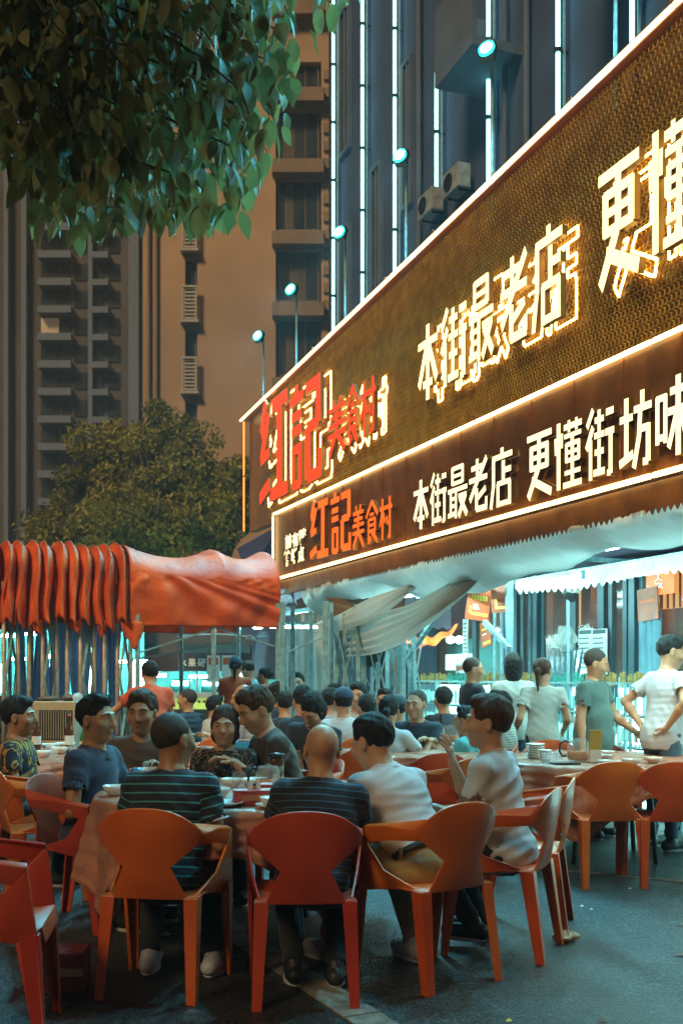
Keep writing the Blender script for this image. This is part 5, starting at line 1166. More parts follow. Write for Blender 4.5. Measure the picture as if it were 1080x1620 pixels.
q = MB(); q.box((0, 0, .03), (.42, .28, .05)); q2 = MB(); q2.box((0, 0, .062), (.36, .22, .012)); item('blue_tray', [('tray', q, mat('bright_blue_plastic', (.02, .28, .55), .4), False), ('food', q2, M['wall_in'], False)], 'bright blue tray on the table behind the man in brown jacket', 'tray', (-.70, 9.05, .746))
# cooler cabinet with sacks on it
cx = PX(97, 11.0); t = empty('cooler_cabinet', (cx, 11.0, 0), -.12, 'cream cooler cabinet with a louvred grille in front of the steel poles', 'cabinet')
q = MB(); q.box((0, 0, .55), (.46, .4, 1.10)); q.build('cabinet', mat('cream_metal', (.50, .43, .30), .5), t, bev=.01)
q = MB(); q.box((.02, -.205, .86), (.36, .012, .30)); o = q.build('grille', M['dark_metal'], t)
for i in range(14):
    q = MB(); q.box((-.15+.026*i, -.214, .86), (.008, .008, .29)); q.build('slat', mat('x', (.4, .35, .25), .5) if i == 0 and 'sl' not in M and not M.update({'sl': mat('cream_slat', (.4, .35, .25), .5)}) and False else M['sl'] if 'sl' in M else M['awning'], o)
for k, (x, w_, h_, m) in enumerate(((-.12, .24, .05, 'brown_cloth'), (.08, .13, .07, 'tea'), (.18, .10, .08, 'white_cloth'))):
    q = MB(); q.grid(lambda u, v: (w_*.5*math.cos(u*6.283)*math.sin(v*3.1416)*(1+.15*math.sin(u*19)), .09*math.sin(u*6.283)*math.sin(v*3.1416), h_*.5*(1+.2*math.sin(u*13))*math.cos(v*3.1416)), 24, 10)
    tag(q.build('sack', M['brown_cloth'] if m == 'tea' else M[m], smooth=True, loc=(cx+x, 10.95, 1.10+h_*.5)), ['flat brown sack lying on top of the cream cabinet', 'round brown bundle in the middle of the cabinet top', 'small pale bag at the right end of the cabinet top'][k], 'sack')
# carton on the ground
a = MB(); a.box((0, 0, .085), (.235, .18, .17)); b = MB(); b.box((0, -.0915, .088), (.236, .003, .034)); c = MB(); c.lathe([(0, 0), (.030, 0), (.030, .006), (0, .006)], 24)
t = empty('wine_carton', (PX(95, 4.62), 4.62, 0), .04, 'dark red carton with a pale band and round seal on the ground', 'carton')
a.build('carton', mat('dark_red_carton', (.22, .03, .035), .6), t, bev=.003); b.build('band', M['paper'], t); o = c.build('seal', M['line'], t); o.rotation_euler = (R(90), 0, 0); o.location = (-.02, -.090, .088)
# litter
q = MB(); rg = np.random.RandomState(3); ph = rg.uniform(0, 6, 9)
q.grid(lambda u, v: ((.065+.02*math.sin(u*19+ph[0])+.012*math.sin(u*41+v*13))*math.cos(u*6.283)*math.sin(v*3.1416), (.045+.015*math.sin(u*23+ph[1]))*math.sin(u*6.283)*math.sin(v*3.1416), .025+(.022+.012*math.sin(u*29+v*11))*math.cos(v*3.1416)), 40, 14)
tag(q.build('crumpled_paper', M['paper'], loc=(PX(893, 5.42), 5.42, 0), rz=.4), 'crumpled brown paper on the asphalt beside the empty chair legs', 'litter')
for k, (px, py, c, s_) in enumerate(((985, 1375, 'paper', .035), (996, 1407, 'white_paper', .012), (920, 1435, 'white_paper', .012), (935, 1440, 'white_paper', .010), (1078, 1512, 'brown_cloth', .03), (952, 1617, 'brown_cloth', .02), (805, 1617, 'yellow_ink', .012), (1075, 1465, 'brown_cloth', .02), (455, 1470, 'white_paper', .012), (262, 1480, 'paper', .03))):
    Y = H*F/(py-HOR); q = MB(); q.add([(-s_, -s_*.6, .004), (s_*.7, -s_*.8, .007), (s_, s_*.5, .005), (0, s_*.9, .012), (-s_*.9, s_*.4, .006)], [(0, 1, 2, 3, 4)])
    tag(q.build('litter_scrap', M[c], loc=(PX(px, Y), Y, 0), solid=.002), ['brown scrap under the back chair legs of the right-hand table', 'tiny white scrap between the right-hand chair and its legs', 'left one of two white specks on the open asphalt', 'right one of two white specks on the open asphalt', 'dark leaf at the right edge of the asphalt', 'dark scrap at the bottom edge right of centre', 'yellow speck at the bottom edge near the chair leg', 'dark scrap by the picture edge near the green light patch', 'white scrap in the shade under the near table', 'pale scrap under the striped-polo man\'s chair'][k], 'litter', 'scraps on the ground')
# ------------------------------------------------------------------ people: bodies grown from joints as one closed surface
class Field:
    def __init__(s, lo, hi, h):
        s.lo = np.array(lo, float); s.h = h; s.n = np.ceil((np.array(hi)-s.lo)/h).astype(int)+1; s.F = np.full(s.n, 1.0)
    def sub(s, lo, hi):
        a = np.clip(np.floor((np.array(lo)-s.lo)/s.h).astype(int), 0, s.n); b = np.clip(np.ceil((np.array(hi)-s.lo)/s.h).astype(int)+1, 0, s.n)
        if (b <= a).any(): return None, None
        ax = [s.lo[i]+s.h*np.arange(a[i], b[i]) for i in range(3)]
        X = np.stack(np.meshgrid(*ax, indexing='ij'), -1); return tuple(slice(a[i], b[i]) for i in range(3)), X
    def apply(s, pr, k=.02, op='+'):
        fn, lo, hi = pr; m = 3*s.h+k; sl, X = s.sub(np.array(lo)-m, np.array(hi)+m)
        if sl is None: return
        d = fn(X)
        A = s.F[sl]
        if op == '-': h = np.clip(.5-.5*(A+d)/k, 0, 1); s.F[sl] = A*(1-h)-d*h+k*h*(1-h); return
        h = np.clip(.5+.5*(A-d)/k, 0, 1); s.F[sl] = A*(1-h)+d*h-k*h*(1-h)
def V(*a): return np.array(a, float)
def unit(v): v = np.array(v, float); return v/max(1e-9, np.linalg.norm(v))
def cone(a, b, ra, rb, lat=None, sx=1, cut=None):
    a, b = np.array(a, float), np.array(b, float); ab = b-a; L2 = ab@ab
    def fn(X):
        q = X-a; t = np.clip((q@ab)/L2, 0, 1); q = q-t[..., None]*ab
        if lat is not None: q = q-(q@lat)[..., None]*lat*(1-1/sx)
        d = np.linalg.norm(q, axis=-1)-(ra+(rb-ra)*t)
        if cut is not None:
            for (p, n) in cut: d = np.maximum(d, (X-p)@n)
        return d
    r = max(ra, rb)*max(1, sx); return fn, np.minimum(a, b)-r, np.maximum(a, b)+r
def ell(c, r, Rm=None, cut=None):
    c, r = np.array(c, float), np.array(r, float)
    def fn(X):
        q = X-c
        if Rm is not None: q = q@Rm
        k0 = np.linalg.norm(q/r, axis=-1); k1 = np.linalg.norm(q/r**2, axis=-1); d = k0*(k0-1)/np.maximum(k1, 1e-6)
        if cut is not None:
            for (p, n) in cut: d = np.maximum(d, (X-p)@n)
        return d
    m = max(r); return fn, c-m, c+m
def surface(fl):
    Fd = fl.F; Sg = Fd < 0; n = np.array(Fd.shape)-1
    cnt = np.zeros(n, np.int8); offs = [(i, j, k) for i in (0, 1) for j in (0, 1) for k in (0, 1)]
    for (i, j, k) in offs: cnt += Sg[i:i+n[0], j:j+n[1], k:k+n[2]]
    mask = (cnt > 0) & (cnt < 8); C = np.argwhere(mask)
    if len(C) == 0: return np.zeros((0, 3)), np.zeros((0, 4), int)
    vals = {o: Fd[C[:, 0]+o[0], C[:, 1]+o[1], C[:, 2]+o[2]] for o in offs}
    acc = np.zeros((len(C), 3)); m = np.zeros(len(C))
    for o in offs:
        for ax in range(3):
            if o[ax] == 0:
                o2 = tuple(o[i]+(i == ax) for i in range(3)); a, b = vals[o], vals[o2]; x = (a < 0) != (b < 0)
                t = np.where(x, a/np.where(a-b == 0, 1, a-b), 0); p = np.tile(np.array(o, float), (len(C), 1)); p[:, ax] += t
                acc += p*x[:, None]; m += x
    vs = fl.lo+fl.h*(C+acc/m[:, None]); vid = -np.ones(n, int); vid[mask] = np.arange(len(C)); quads = []
    for ax in range(3):
        b, c = (ax+1) % 3, (ax+2) % 3; s0 = [slice(None)]*3; s1 = [slice(None)]*3; s0[ax] = slice(0, -1); s1[ax] = slice(1, None)
        e = Sg[tuple(s0)] != Sg[tuple(s1)]; I = np.argwhere(e); ok = (I[:, b] > 0) & (I[:, c] > 0) & (I[:, b] < n[b]) & (I[:, c] < n[c]); I = I[ok]
        def g(db, dc): J = I.copy(); J[:, b] -= db; J[:, c] -= dc; return vid[J[:, 0], J[:, 1], J[:, 2]]
        q = np.stack([g(1, 1), g(0, 1), g(0, 0), g(1, 0)], 1); fl_ = ~Sg[I[:, 0], I[:, 1], I[:, 2]]; q[fl_] = q[fl_][:, ::-1]; quads.append(q)
    q = np.concatenate(quads); q = q[(q >= 0).all(1)]; return vs, q
def smesh(name, chunks, m, par, attr=None):
    vs = np.concatenate([c[0] for c in chunks]); o = 0; fs = []
    for c in chunks: fs.append(c[1]+o); o += len(c[0])
    fs = np.concatenate(fs); me = bpy.data.meshes.new(name); me.vertices.add(len(vs)); me.vertices.foreach_set('co', vs.astype(np.float32).ravel())
    me.loops.add(fs.size); me.loops.foreach_set('vertex_index', fs.ravel().astype(np.int32)); me.polygons.add(len(fs)); me.polygons.foreach_set('loop_start', (np.arange(len(fs))*4).astype(np.int32)); me.polygons.foreach_set('use_smooth', [True]*len(fs))
    me.update(); me.validate(); me.materials.append(m)
    if attr is not None and len(me.vertices) == len(vs): a = me.attributes.new('band', 'FLOAT', 'POINT'); a.data.foreach_set('value', attr(vs).astype(np.float32))
    ob = bpy.data.objects.new(name, me); col.objects.link(ob); ob.parent = par; return ob
def ik(S, W, l1, l2, hint):
    d = W-S; L = np.linalg.norm(d); mx = (l1+l2)*.995
    if L > mx: W = S+d/L*mx; d = W-S; L = mx
    a = (l1*l1-l2*l2+L*L)/(2*L); hh = math.sqrt(max(1e-6, l1*l1-a*a)); u = d/L; p = np.array(hint, float); p = p-u*(p@u); return S+u*a+unit(p)*hh, W
def person(lab, px, Y, yaw, top=None, sit=True, lean=8, side=0, hy=0, hp=0, lh=None, rh=None, lhint=None, rhint=None, bulk=1, belly=1, shirt=None, sleeve=.58, pants=None, shorts=False, shoes=None,
           hair='short', hm='hair', skin='skin', collar=None, fine=1, cap=None, curl=.6, tuck=False, belt=False, sleeve_rim=None, face=True, legs=None, X=None, zsit=.50, mask=None, mouthy=True, shirt_amp=1, twist=0, hemo=0):
    rg = np.random.RandomState(abs(hash(round(px*7+Y*13))) % 10000); x = PX(px, Y) if X is None else X
    lean, side = R(lean), R(side); P_ = V(0, 0, zsit if sit else .93)
    T = unit(V(math.sin(side), math.sin(lean)*math.cos(side), math.cos(lean)*math.cos(side))); L = unit(np.cross(np.cross(T, V(1, 0, 0)), T)); L = L if L[0] > 0 else -L; Fw = np.cross(T, L)
    if Fw[1] < 0: Fw = -Fw
    if twist: L, Fw = L*math.cos(R(twist))+Fw*math.sin(R(twist)), Fw*math.cos(R(twist))-L*math.sin(R(twist))
    N0 = P_+.475*T+(Fw*-.01); Hd = unit(T*.45+V(0, 0, 1)*.55+Fw*math.sin(R(-hp))*.8*-1); HC = N0+.050*unit(T+V(0, 0, .6))+.115*Hd+Fw*.018*(1+math.degrees(lean)/40)
    hs = 1.11; NB = HC-.10*Hd; top_n = (NB+(.225*Hd)*hs)[2]; s = 1.0
    if top is not None: s = float(np.clip((H+(HOR-top)/F*Y)/top_n, .86, 1.13))
    root = empty('person', (x, Y, 0), R(yaw), lab, 'person'); root.scale = (s, s, s)
    lat = unit(L)
    # joints
    S = [P_+.43*T+sg*L*.172*(.85+.15*bulk) for sg in (-1, 1)]
    dflt = [V(-.17, .40, .80), V(.17, .40, .80)] if sit else [V(-.27, .06, .80), V(.27, .06, .80)]
    tg = [V(*lh) if lh is not None else dflt[0], V(*rh) if rh is not None else dflt[1]]
    hint = [lhint or (-.30, -.35, -1), rhint or (.30, -.35, -1)]
    W_, E_ = [], []
    for i in (0, 1): e, w_ = ik(S[i], tg[i], .285, .25, hint[i]); E_.append(e); W_.append(w_)
    Hp = [P_+sg*L*.09-V(0, 0, .02) for sg in (-1, 1)]
    if legs is not None: K, A = [V(*legs[0]), V(*legs[1])], [V(*legs[2]), V(*legs[3])]
    elif sit: K = [P_+V(sg*.13, .42, .0) for sg in (-1, 1)]; A = [V(sg*.13+rg.uniform(-.04, .04), .36+rg.uniform(-.08, .1), .085) for sg in (-1, 1)]
    else: K = [V(sg*.10, .02, .50) for sg in (-1, 1)]; A = [V(sg*.12, -.01, .085) for sg in (-1, 1)]
    h = .0108*fine; bk_ = .85+.15*bulk
    # ---- body
    allp = np.array(S+E_+W_+Hp+K+A+[N0, HC, P_]); lo, hi = allp.min(0)-.2, allp.max(0)+.22
    B = Field(lo, hi, h)
    Rt = np.stack([lat, Fw, T], 1)
    B.apply(ell(P_+.0*T, (.155*bk_, .11*bk_, .12), Rt)); B.apply(ell(P_+.18*T+Fw*.01, (.135*bulk, .095*belly, .16), Rt), .04); B.apply(ell(P_+.36*T, (.155*bulk**.5, .10, .16), Rt), .04)
    B.apply(cone(S[0], S[1], .052, .052), .05); B.apply(cone(P_+.44*T, N0+.03*T, .06, .055), .04); B.apply(cone(N0, HC-.05*Hd-Fw*.01, .054, .052), .03)
    for i in (0, 1):
        B.apply(cone(S[i], E_[i], .047*bk_, .038*bk_), .03); B.apply(cone(E_[i], E_[i]+(W_[i]-E_[i])*.3, .036*bk_, .039*bk_), .015); B.apply(cone(E_[i]+(W_[i]-E_[i])*.3, W_[i], .039*bk_, .025), .015)
        B.apply(cone(Hp[i], K[i], .080*bk_, .052), .04); B.apply(cone(K[i], K[i]+(A[i]-K[i])*.35, .050, .053), .02); B.apply(cone(K[i]+(A[i]-K[i])*.35, A[i], .052, .034), .02)
    ch = [surface(B)]
    # ---- head in its own finer grid
    cy, sy = math.cos(R(hy)), math.sin(R(hy)); hf0 = unit(Fw-Hd*(Fw@Hd)); hx0 = np.cross(hf0, Hd); hf = hf0*cy+(-hx0)*sy*1.0; hx = np.cross(hf, Hd)
    cp, sp = math.cos(R(hp)), math.sin(R(hp)); hf, hz = hf*cp-Hd*sp, Hd*cp+hf*sp; RH = np.stack([hx, hf, hz], 1)
    h2 = .0062*max(1, fine*.85); G = Field(HC-.19, HC+.19, h2); W = lambda a, b, c: HC+RH@V(a, b, c)
    G.apply(ell(W(0, -.014, .032), (.074, .093, .088), RH)); G.apply(ell(W(0, .026, -.040), (.058, .066, .070), RH), .035); G.apply(ell(W(0, .062, -.088), (.026, .022, .020), RH), .025)
    G.apply(ell(W(0, .052, -.005), (.060, .040, .060), RH), .03)
    for sg in (-1, 1):
        G.apply(ell(W(sg*.033, .092, .016), (.017, .012, .010), RH), .012, '-'); G.apply(ell(W(sg*.033, .082, .015), (.015, .010, .011), RH), .008)
        G.apply(cone(W(sg*.012, .091, .036), W(sg*.052, .078, .034), .007, .006), .012); G.apply(ell(W(sg*.045, .070, -.018), (.022, .018, .018), RH), .02)
        G.apply(ell(W(sg*.078, -.006, -.004), (.008, .019, .031), RH), .008); G.apply(ell(W(sg*.083, -.0, -.002), (.004, .009, .018), RH), .005, '-'); G.apply(ell(W(sg*.010, .104, -.024), (.009, .009, .007), RH), .008)
    G.apply(cone(W(0, .090, .026), W(0, .109, -.016), .008, .012), .012)
    G.apply(ell(W(0, .087, -.052), (.023, .010, .006), RH), .006); G.apply(ell(W(0, .085, -.062), (.020, .010, .007), RH), .006)
    G.apply(cone(N0-.02*T, HC-.05*Hd-Fw*.008, .056, .052), .03)
    SC = lambda c: (NB+(c[0]-NB)*hs, c[1]); ch.append(SC(surface(G)))
    # ---- hands
    for i in (0, 1):
        fd = unit(W_[i]-E_[i]); sgn = -1 if i == 0 else 1
        if tg[i][2] < E_[i][2]-.1 and not sit: D = fd; Nn = unit(np.cross(D, V(0, 1, 0)))*1.0; Nn = unit(np.cross(D, V(0, 1, 0))); Nn = Nn if (Nn@(-sgn*V(1, 0, 0))) > 0 else -Nn
        elif sit and tg[i][2] > .89: D = unit(fd*.8+V(0, 0, .6)); Nn = unit(np.cross(D, V(1, 0, 0))); Nn = Nn if Nn[1] > 0 else -Nn
        else: D = unit(fd*.8+V(0, .4, -.1)); Nn = V(0, 0, -1)-D*(-D[2]); Nn = unit(Nn)
        Sd = np.cross(D, Nn)*(1 if i else -1)                 # towards the little finger
        h3 = .0038 if fine <= 1 else .0055*fine; c = W_[i]+D*.08; HF = Field(c-.14, c+.14, h3)
        HF.apply(cone(W_[i]-fd*.035, W_[i]+D*.01, .028, .024)); HF.apply(cone(W_[i]+D*.012, W_[i]+D*.075, .015, .016, Sd, 1.9), .012)
        for j in range(4):
            b = W_[i]+D*(.083-.004*abs(j-1.2))+Sd*(-.027+.0185*j); ln = (.038, .043, .040, .031)[j]; a1 = curl*(.55+.12*j); a2 = a1+curl*.9; a3 = a2+curl*.5
            sp_ = Sd*(j-1.3)*.10
            d1 = unit(D*math.cos(a1)+Nn*math.sin(a1)+sp_); d2 = unit(D*math.cos(a2)+Nn*math.sin(a2)+sp_*.5); d3 = unit(D*math.cos(a3)+Nn*math.sin(a3))
            p1 = b+d1*ln; p2 = p1+d2*ln*.62; p3 = p2+d3*ln*.45
            HF.apply(cone(b-D*.012, p1, .0092, .0082), .004); HF.apply(cone(p1, p2, .0082, .0075), .003); HF.apply(cone(p2, p3, .0075, .0066), .003)
        b = W_[i]+D*.028-Sd*.022; p1 = b+unit(D*.55-Sd*.65+Nn*.35)*.040; p2 = p1+unit(D*.85-Sd*.2+Nn*.35)*.032; HF.apply(cone(b, p1, .013, .0105), .008); HF.apply(cone(p1, p2, .0105, .0085), .004)
        ch.append(surface(HF))
    smesh('body', ch, M[skin], root)
    # ---- eyes, brows, lips
    W0 = W; W = lambda a, b, c: NB+(W0(a, b, c)-NB)*hs
    if face:
        q = MB()
        for sg in (-1, 1):
            q2 = MB(); q2.lathe([(.0001, -.0125)]+[(.0125*math.sin(a), -.0125*math.cos(a)) for a in np.linspace(.4, 2.74, 6)]+[(.0001, .0125)], 12, tuple(W(sg*.033, .0805, .016))); q2.build('eye', M['eye'], root, smooth=True)
            q.lathe([(.0001, -.006)]+[(.006*math.sin(a), -.006*math.cos(a)) for a in np.linspace(.4, 2.74, 5)]+[(.0001, .006)], 10, tuple(W(sg*.032, .0895, .016))); q.build('iris', M['iris'], root, smooth=True); q = MB()
        q = MB()
        for sg in (-1, 1): q = MB(); q.tube([W(sg*.014, .0955, .035), W(sg*.032, .0955, .041), W(sg*.050, .084, .035)], [.003, .0038, .002], 5); q.build('eyebrow', M['hair'], root, smooth=True)
        if mask is None: q = MB(); q.tube([W(-.021, .090, -.056), W(-.008, .0965, -.055), W(.008, .0965, -.055), W(.021, .090, -.056)], [.002, .0045, .0045, .002], 6); q.build('lips', M['lip'], root, smooth=True)
        else: q = MB(); q.grid(lambda u, v: W((u-.5)*.135, .028+.096*math.cos((u-.5)*2.3)*(1-.25*abs(v-.5)), -.005-.085*v), 14, 8); q.build('face_mask', M['white_paper'], root, smooth=True, solid=.003)
    # ---- hair
    def creases(fl, amp):
        sl, X = fl.sub(fl.lo, fl.lo+fl.h*fl.n); sh = fl.F.shape; X = X[:sh[0], :sh[1], :sh[2]]; acc = 0
        for k in range(8):
            d = unit(rg.normal(size=3)*V(.8, .8, 1.3))*rg.uniform(22, 62); wv = unit(rg.normal(size=3))*rg.uniform(9, 16)
            mk = np.clip(np.sin(X@(unit(rg.normal(size=3))*rg.uniform(7, 13))+rg.uniform(0, 6.28))*1.6, 0, 1)
            acc = acc+((np.sin(X@d+rg.uniform(0, 6.28)+1.3*np.sin(X@wv))**2+.03)**.4-.6)*mk*mk
        fl.F += amp*acc
    def noise(fl, amp, fr):
        if amp <= 0: return
        sl, X = fl.sub(fl.lo, fl.lo+fl.h*fl.n); acc = 0
        for k in range(7):
            d = unit(rg.normal(size=3))*fr*rg.uniform(.6, 1.8); acc = acc+np.sin(X@d+rg.uniform(0, 6.28)+1.5*np.sin(X@(d[[1, 2, 0]]*.6)))
        fl.F[sl] += amp*acc[:fl.F.shape[0], :fl.F.shape[1], :fl.F.shape[2]]/2.6
    W = W0
    if hair and hair != 'bald':
        th = {'crop': .004, 'short': .008, 'thick': .014, 'bob': .014, 'pony': .008, 'long': .014, 'bun': .010}[hair]
        Q = Field(HC-.24, HC+.22, .0062*max(1, fine*.85))
        Q.apply(ell(W(0, -.021, .036+th*.4), (.0745+th*.8, .091+th*.75, .087+th), RH))
        if hair in ('short', 'thick'): Q.apply(ell(W(.01, .035, .105), (.05, .05, .028+th*.3), RH), .03)
        if hair in ('bob', 'long'): Q.apply(ell(W(0, -.03, -.03), (.088, .085, .10 if hair == 'bob' else .14), RH), .03)
        noise(Q, .003 if hair != 'crop' else .0006, 80)
        if hair != 'crop':
            sl, X = Q.sub(Q.lo, Q.lo+Q.h*Q.n); sh = Q.F.shape; q_ = (X[:sh[0], :sh[1], :sh[2]]-W(.01, -.05, .08))@RH; phi = np.arctan2(q_[..., 0], q_[..., 1]); Q.F += .0022*np.sin(phi*23+q_[..., 2]*40+2*np.sin(phi*5+q_[..., 2]*30))
        # carve the face and the nape line
        Q.apply(ell(W(0, .100, -.035 if hair not in ('bob',) else -.045), (.070 if hair != 'bob' else .064, .085, .115 if hair != 'bob' else .105), RH), .022, '-')
        if hair in ('crop', 'short', 'thick', 'pony', 'bun'):
            for sg in (-1, 1): Q.apply(ell(W(sg*.085, .012, -.030), (.026, .044, .060), RH), .016, '-')
            z0 = -.038; pl = (W(0, -.06, z0), -hz+hf*.35); sl, X = Q.sub(Q.lo, Q.lo+Q.h*Q.n); sh = Q.F.shape; Q.F[sl] = np.maximum(Q.F, ((X-pl[0])@unit(pl[1]))[:sh[0], :sh[1], :sh[2]])
        if hair == 'pony':
            Q.apply(cone(W(0, -.10, .02), W(0, -.135, -.01), .022, .026), .012); Q.apply(cone(W(0, -.135, -.01), W(0, -.130, -.13), .028, .015), .02); Q.apply(cone(W(0, -.130, -.13), W(0, -.115, -.2), .015, .006), .01)
        if hair == 'bun': Q.apply(ell(W(0, -.115, .03), (.04, .035, .04), RH), .01)
        smesh('hair', [SC(surface(Q))], M['stubble'] if hair == 'crop' else M[hm], root)
    if cap:
        Q = Field(HC-.2, HC+.24, .0065); Q.apply(ell(W(0, -.014, .050), (.088, .107, .090), RH, cut=[(W(0, 0, .038), -hz)])); Q.apply(ell(W(0, .10, .045), (.062, .085, .012), RH), .008); smesh('cap', [SC(surface(Q))], cap, root)
    # ---- shirt
    ext = lambda *p: (np.minimum.reduce(p), np.maximum.reduce(p))
    pts = [N0, P_-V(0, 0, .1)]+S+E_+(W_ if sleeve > 1 else []); lo, hi = ext(*pts); lo, hi = lo-.24, hi+.22
    Sh = Field(lo, hi, h*.95); hemz = -.05 if not tuck else .03
    if not sit and not tuck: hemz = -.14
    hem = [(P_+(hemz-hemo)*T, -T)]
    Sh.apply(ell(P_-.02*T, (.182*bk_, .145*bk_*max(1, belly*.95), .22 if not sit else .15), Rt, cut=hem)); Sh.apply(ell(P_+.16*T+Fw*.012, (.160*bulk, .122*belly, .19), Rt, cut=hem), .04); Sh.apply(ell(P_+.34*T, (.180*bulk**.5, .125, .185), Rt), .04)
    Sh.apply(cone(S[0], S[1], .064, .064), .045); Sh.apply(cone(P_+.42*T, N0, .075, .064), .04)
    sleeve_end = []
    for i in (0, 1):
        u = unit(E_[i]-S[i]); ln = np.linalg.norm(E_[i]-S[i])
        if sleeve <= 1:
            e = S[i]+u*ln*sleeve; Sh.apply(cone(S[i], e+u*.05, .062*bk_, .072*bk_, cut=[(e, u)]), .028); sleeve_end.append((e, u))
        else:
            Sh.apply(cone(S[i], E_[i], .060*bk_, .052*bk_), .03); f = unit(W_[i]-E_[i]); e = W_[i]-f*.03; Sh.apply(cone(E_[i], e+f*.05, .050*bk_, .036, cut=[(e, f)]), .02); sleeve_end.append((e, f))
    creases(Sh, .0046*shirt_amp); noise(Sh, .0012*shirt_amp, 22)
    for i, (e, u) in enumerate(sleeve_end): Sh.apply(cone(e-u*.018, e+u*.03, (.058 if sleeve <= 1 else .034)*bk_, (.060 if sleeve <= 1 else .034)*bk_), .01, '-')
    Sh.apply(cone(N0-.01*T+Fw*.012, N0+.10*T+Fw*.03, .062, .075), .01, '-')
    def band(vs):
        dt = (vs-P_)@T
        for i in (0, 1):
            u = unit(E_[i]-S[i]); q = vs-S[i]; t = q@u; r = np.linalg.norm(q-t[:, None]*u, axis=1); far = (t > .03) & (r < .09) & (np.abs(q@lat*(-1 if i == 0 else 1)) > -.02) & (((vs-P_)@lat)*(-1 if i == 0 else 1) > .155*bulk**.5)
            dt = np.where(far, .40-t, dt)
        return dt
    smesh('shirt', [surface(Sh)], shirt, root, band)
    def ring(c, n_, r, tr, m, name, sx=1.0, n=28, wob=0):
        n_ = unit(n_); a = unit(np.cross(n_, V(0, 1, .01))); b = np.cross(n_, a); q = MB(); pts = [c+a*r*sx*math.cos(t)+b*r*math.sin(t) for t in np.linspace(0, 6.283, n)]; q.tube(pts, tr, 6); return q.build(name, m, root, smooth=True)
    if collar:
        q = MB(); c0 = N0+.002*T+Fw*.012
        def cf(u, v):
            a = u*6.283; r = .068+.026*v; z = .040*(1-v)**1.0-.012*v; fr = max(0, math.cos(a-math.pi/2)); return c0+lat*r*math.cos(a)+Fw*(r*.98*math.sin(a)+.012*fr)+T*(z-.030*fr)
        q.grid(cf, 32, 5); q.build('collar', collar, root, smooth=True, solid=.005)
    else: ring(N0+.008*T+Fw*.012, T-Fw*.18, .069, .0065, shirt, 'neckband')
    if sleeve_rim:
        for (e, u) in sleeve_end: ring(e, u, .0655*bk_, .006, sleeve_rim, 'sleeve_rim')
    # ---- trousers
    pts = [P_]+Hp+K+A; lo, hi = ext(*pts); lo, hi = lo-.2, hi+.2; lo[2] = max(lo[2], .0)
    Tr = Field(lo, hi, h*1.05); wt = [(P_+.06*T, T)]
    Tr.apply(ell(P_-.01*T, (.170*bk_, .128*bk_, .14) if tuck else (.150*bk_, .108*bk_, .13), Rt, cut=wt if tuck else [(P_-(.04+hemo)*T, T)]))
    for i in (0, 1):
        Tr.apply(cone(Hp[i], K[i], .094*bk_, .070), .035); u = unit(A[i]-K[i]); e = (K[i]+(A[i]-K[i])*.05) if shorts else A[i]+u*-.015
        Tr.apply(cone(K[i], e+u*.04, .068, .068 if shorts else .052, cut=[(e, u)]), .02)
    creases(Tr, .004); smesh('trousers', [surface(Tr)], pants or M['pants_dark'], root)
    if belt:
        q = MB(); c0 = P_+.045*T; q.grid(lambda u, v: c0+lat*.176*bk_*math.cos(u*6.283)+Fw*.134*bk_*math.sin(u*6.283)+T*(v-.5)*.034, 40, 1); q.build('belt', M['black'], root, smooth=True, solid=.006)
        for k in range(6):
            a = k*1.047+.3; q = MB(); q.box(c0+lat*.181*bk_*math.cos(a)+Fw*.139*bk_*math.sin(a), (.012, .012, .05)); q.build('belt_loop', pants, root)
    # ---- shoes
    sm = shoes or M['shoe_dark']
    for i in (0, 1):
        a = A[i]; fdir = unit(V((.12 if i else -.12), 1, 0)); z = max(.045, a[2]-.04); Sf = Field(V(a[0]-.14, a[1]-.14, z-.06), V(a[0]+.14, a[1]+.26, z+.13), h*.8); base = [(V(0, 0, z-.035), V(0, 0, -1))]; b = V(a[0], a[1], z)
        Sf.apply(cone(b-fdir*.045, b+fdir*.13, .043, .040, cut=base)); Sf.apply(cone(b, V(a[0], a[1], z+.05), .045, .042), .02); o = smesh('shoe', [surface(Sf)], sm, root)
        q = MB(); q.prism([(.047*math.cos(t)*(1 if math.sin(t) < 0 else .95), .045+(.115*math.sin(t))) for t in np.linspace(0, 6.283, 20)[:-1]], lambda p, q_, d: b+np.cross(fdir, V(0, 0, 1))*p+fdir*q_+V(0, 0, d), -.044, -.026); q.build('sole', M['sole'], o)
    return root
fab = lambda name, c, **k: mat(name, c, k.get('rough', .88), var=.12, scale=5, bump=.25, bscale=260, sheen=.15)
M['pants_dark'] = fab('charcoal_trousers', (.016, .017, .022)); M['pants_navy'] = fab('navy_trousers', (.020, .030, .055)); M['pants_khaki'] = fab('khaki_trousers', (.40, .29, .16)); M['pants_blue'] = fab('blue_trousers', (.05, .10, .16))
M['shoe_dark'] = mat('black_shoes', (.02, .02, .022), .5); M['shoe_white'] = mat('pale_trainers', (.50, .50, .55), .6, bump=.3, bscale=60); M['sole'] = mat('white_sole', (.55, .55, .55), .6)
M['s_navy'] = fab('navy_polo_cloth', (.030, .042, .085)); M['s_white'] = fab('white_tee_cloth', (.52, .54, .58)); M['s_pale'] = fab('pale_pink_shirt_cloth', (.60, .54, .55)); M['s_orange'] = fab('orange_uniform_cloth', (.62, .085, .025)); M['s_orange2'] = fab('rust_uniform_cloth', (.50, .11, .035))
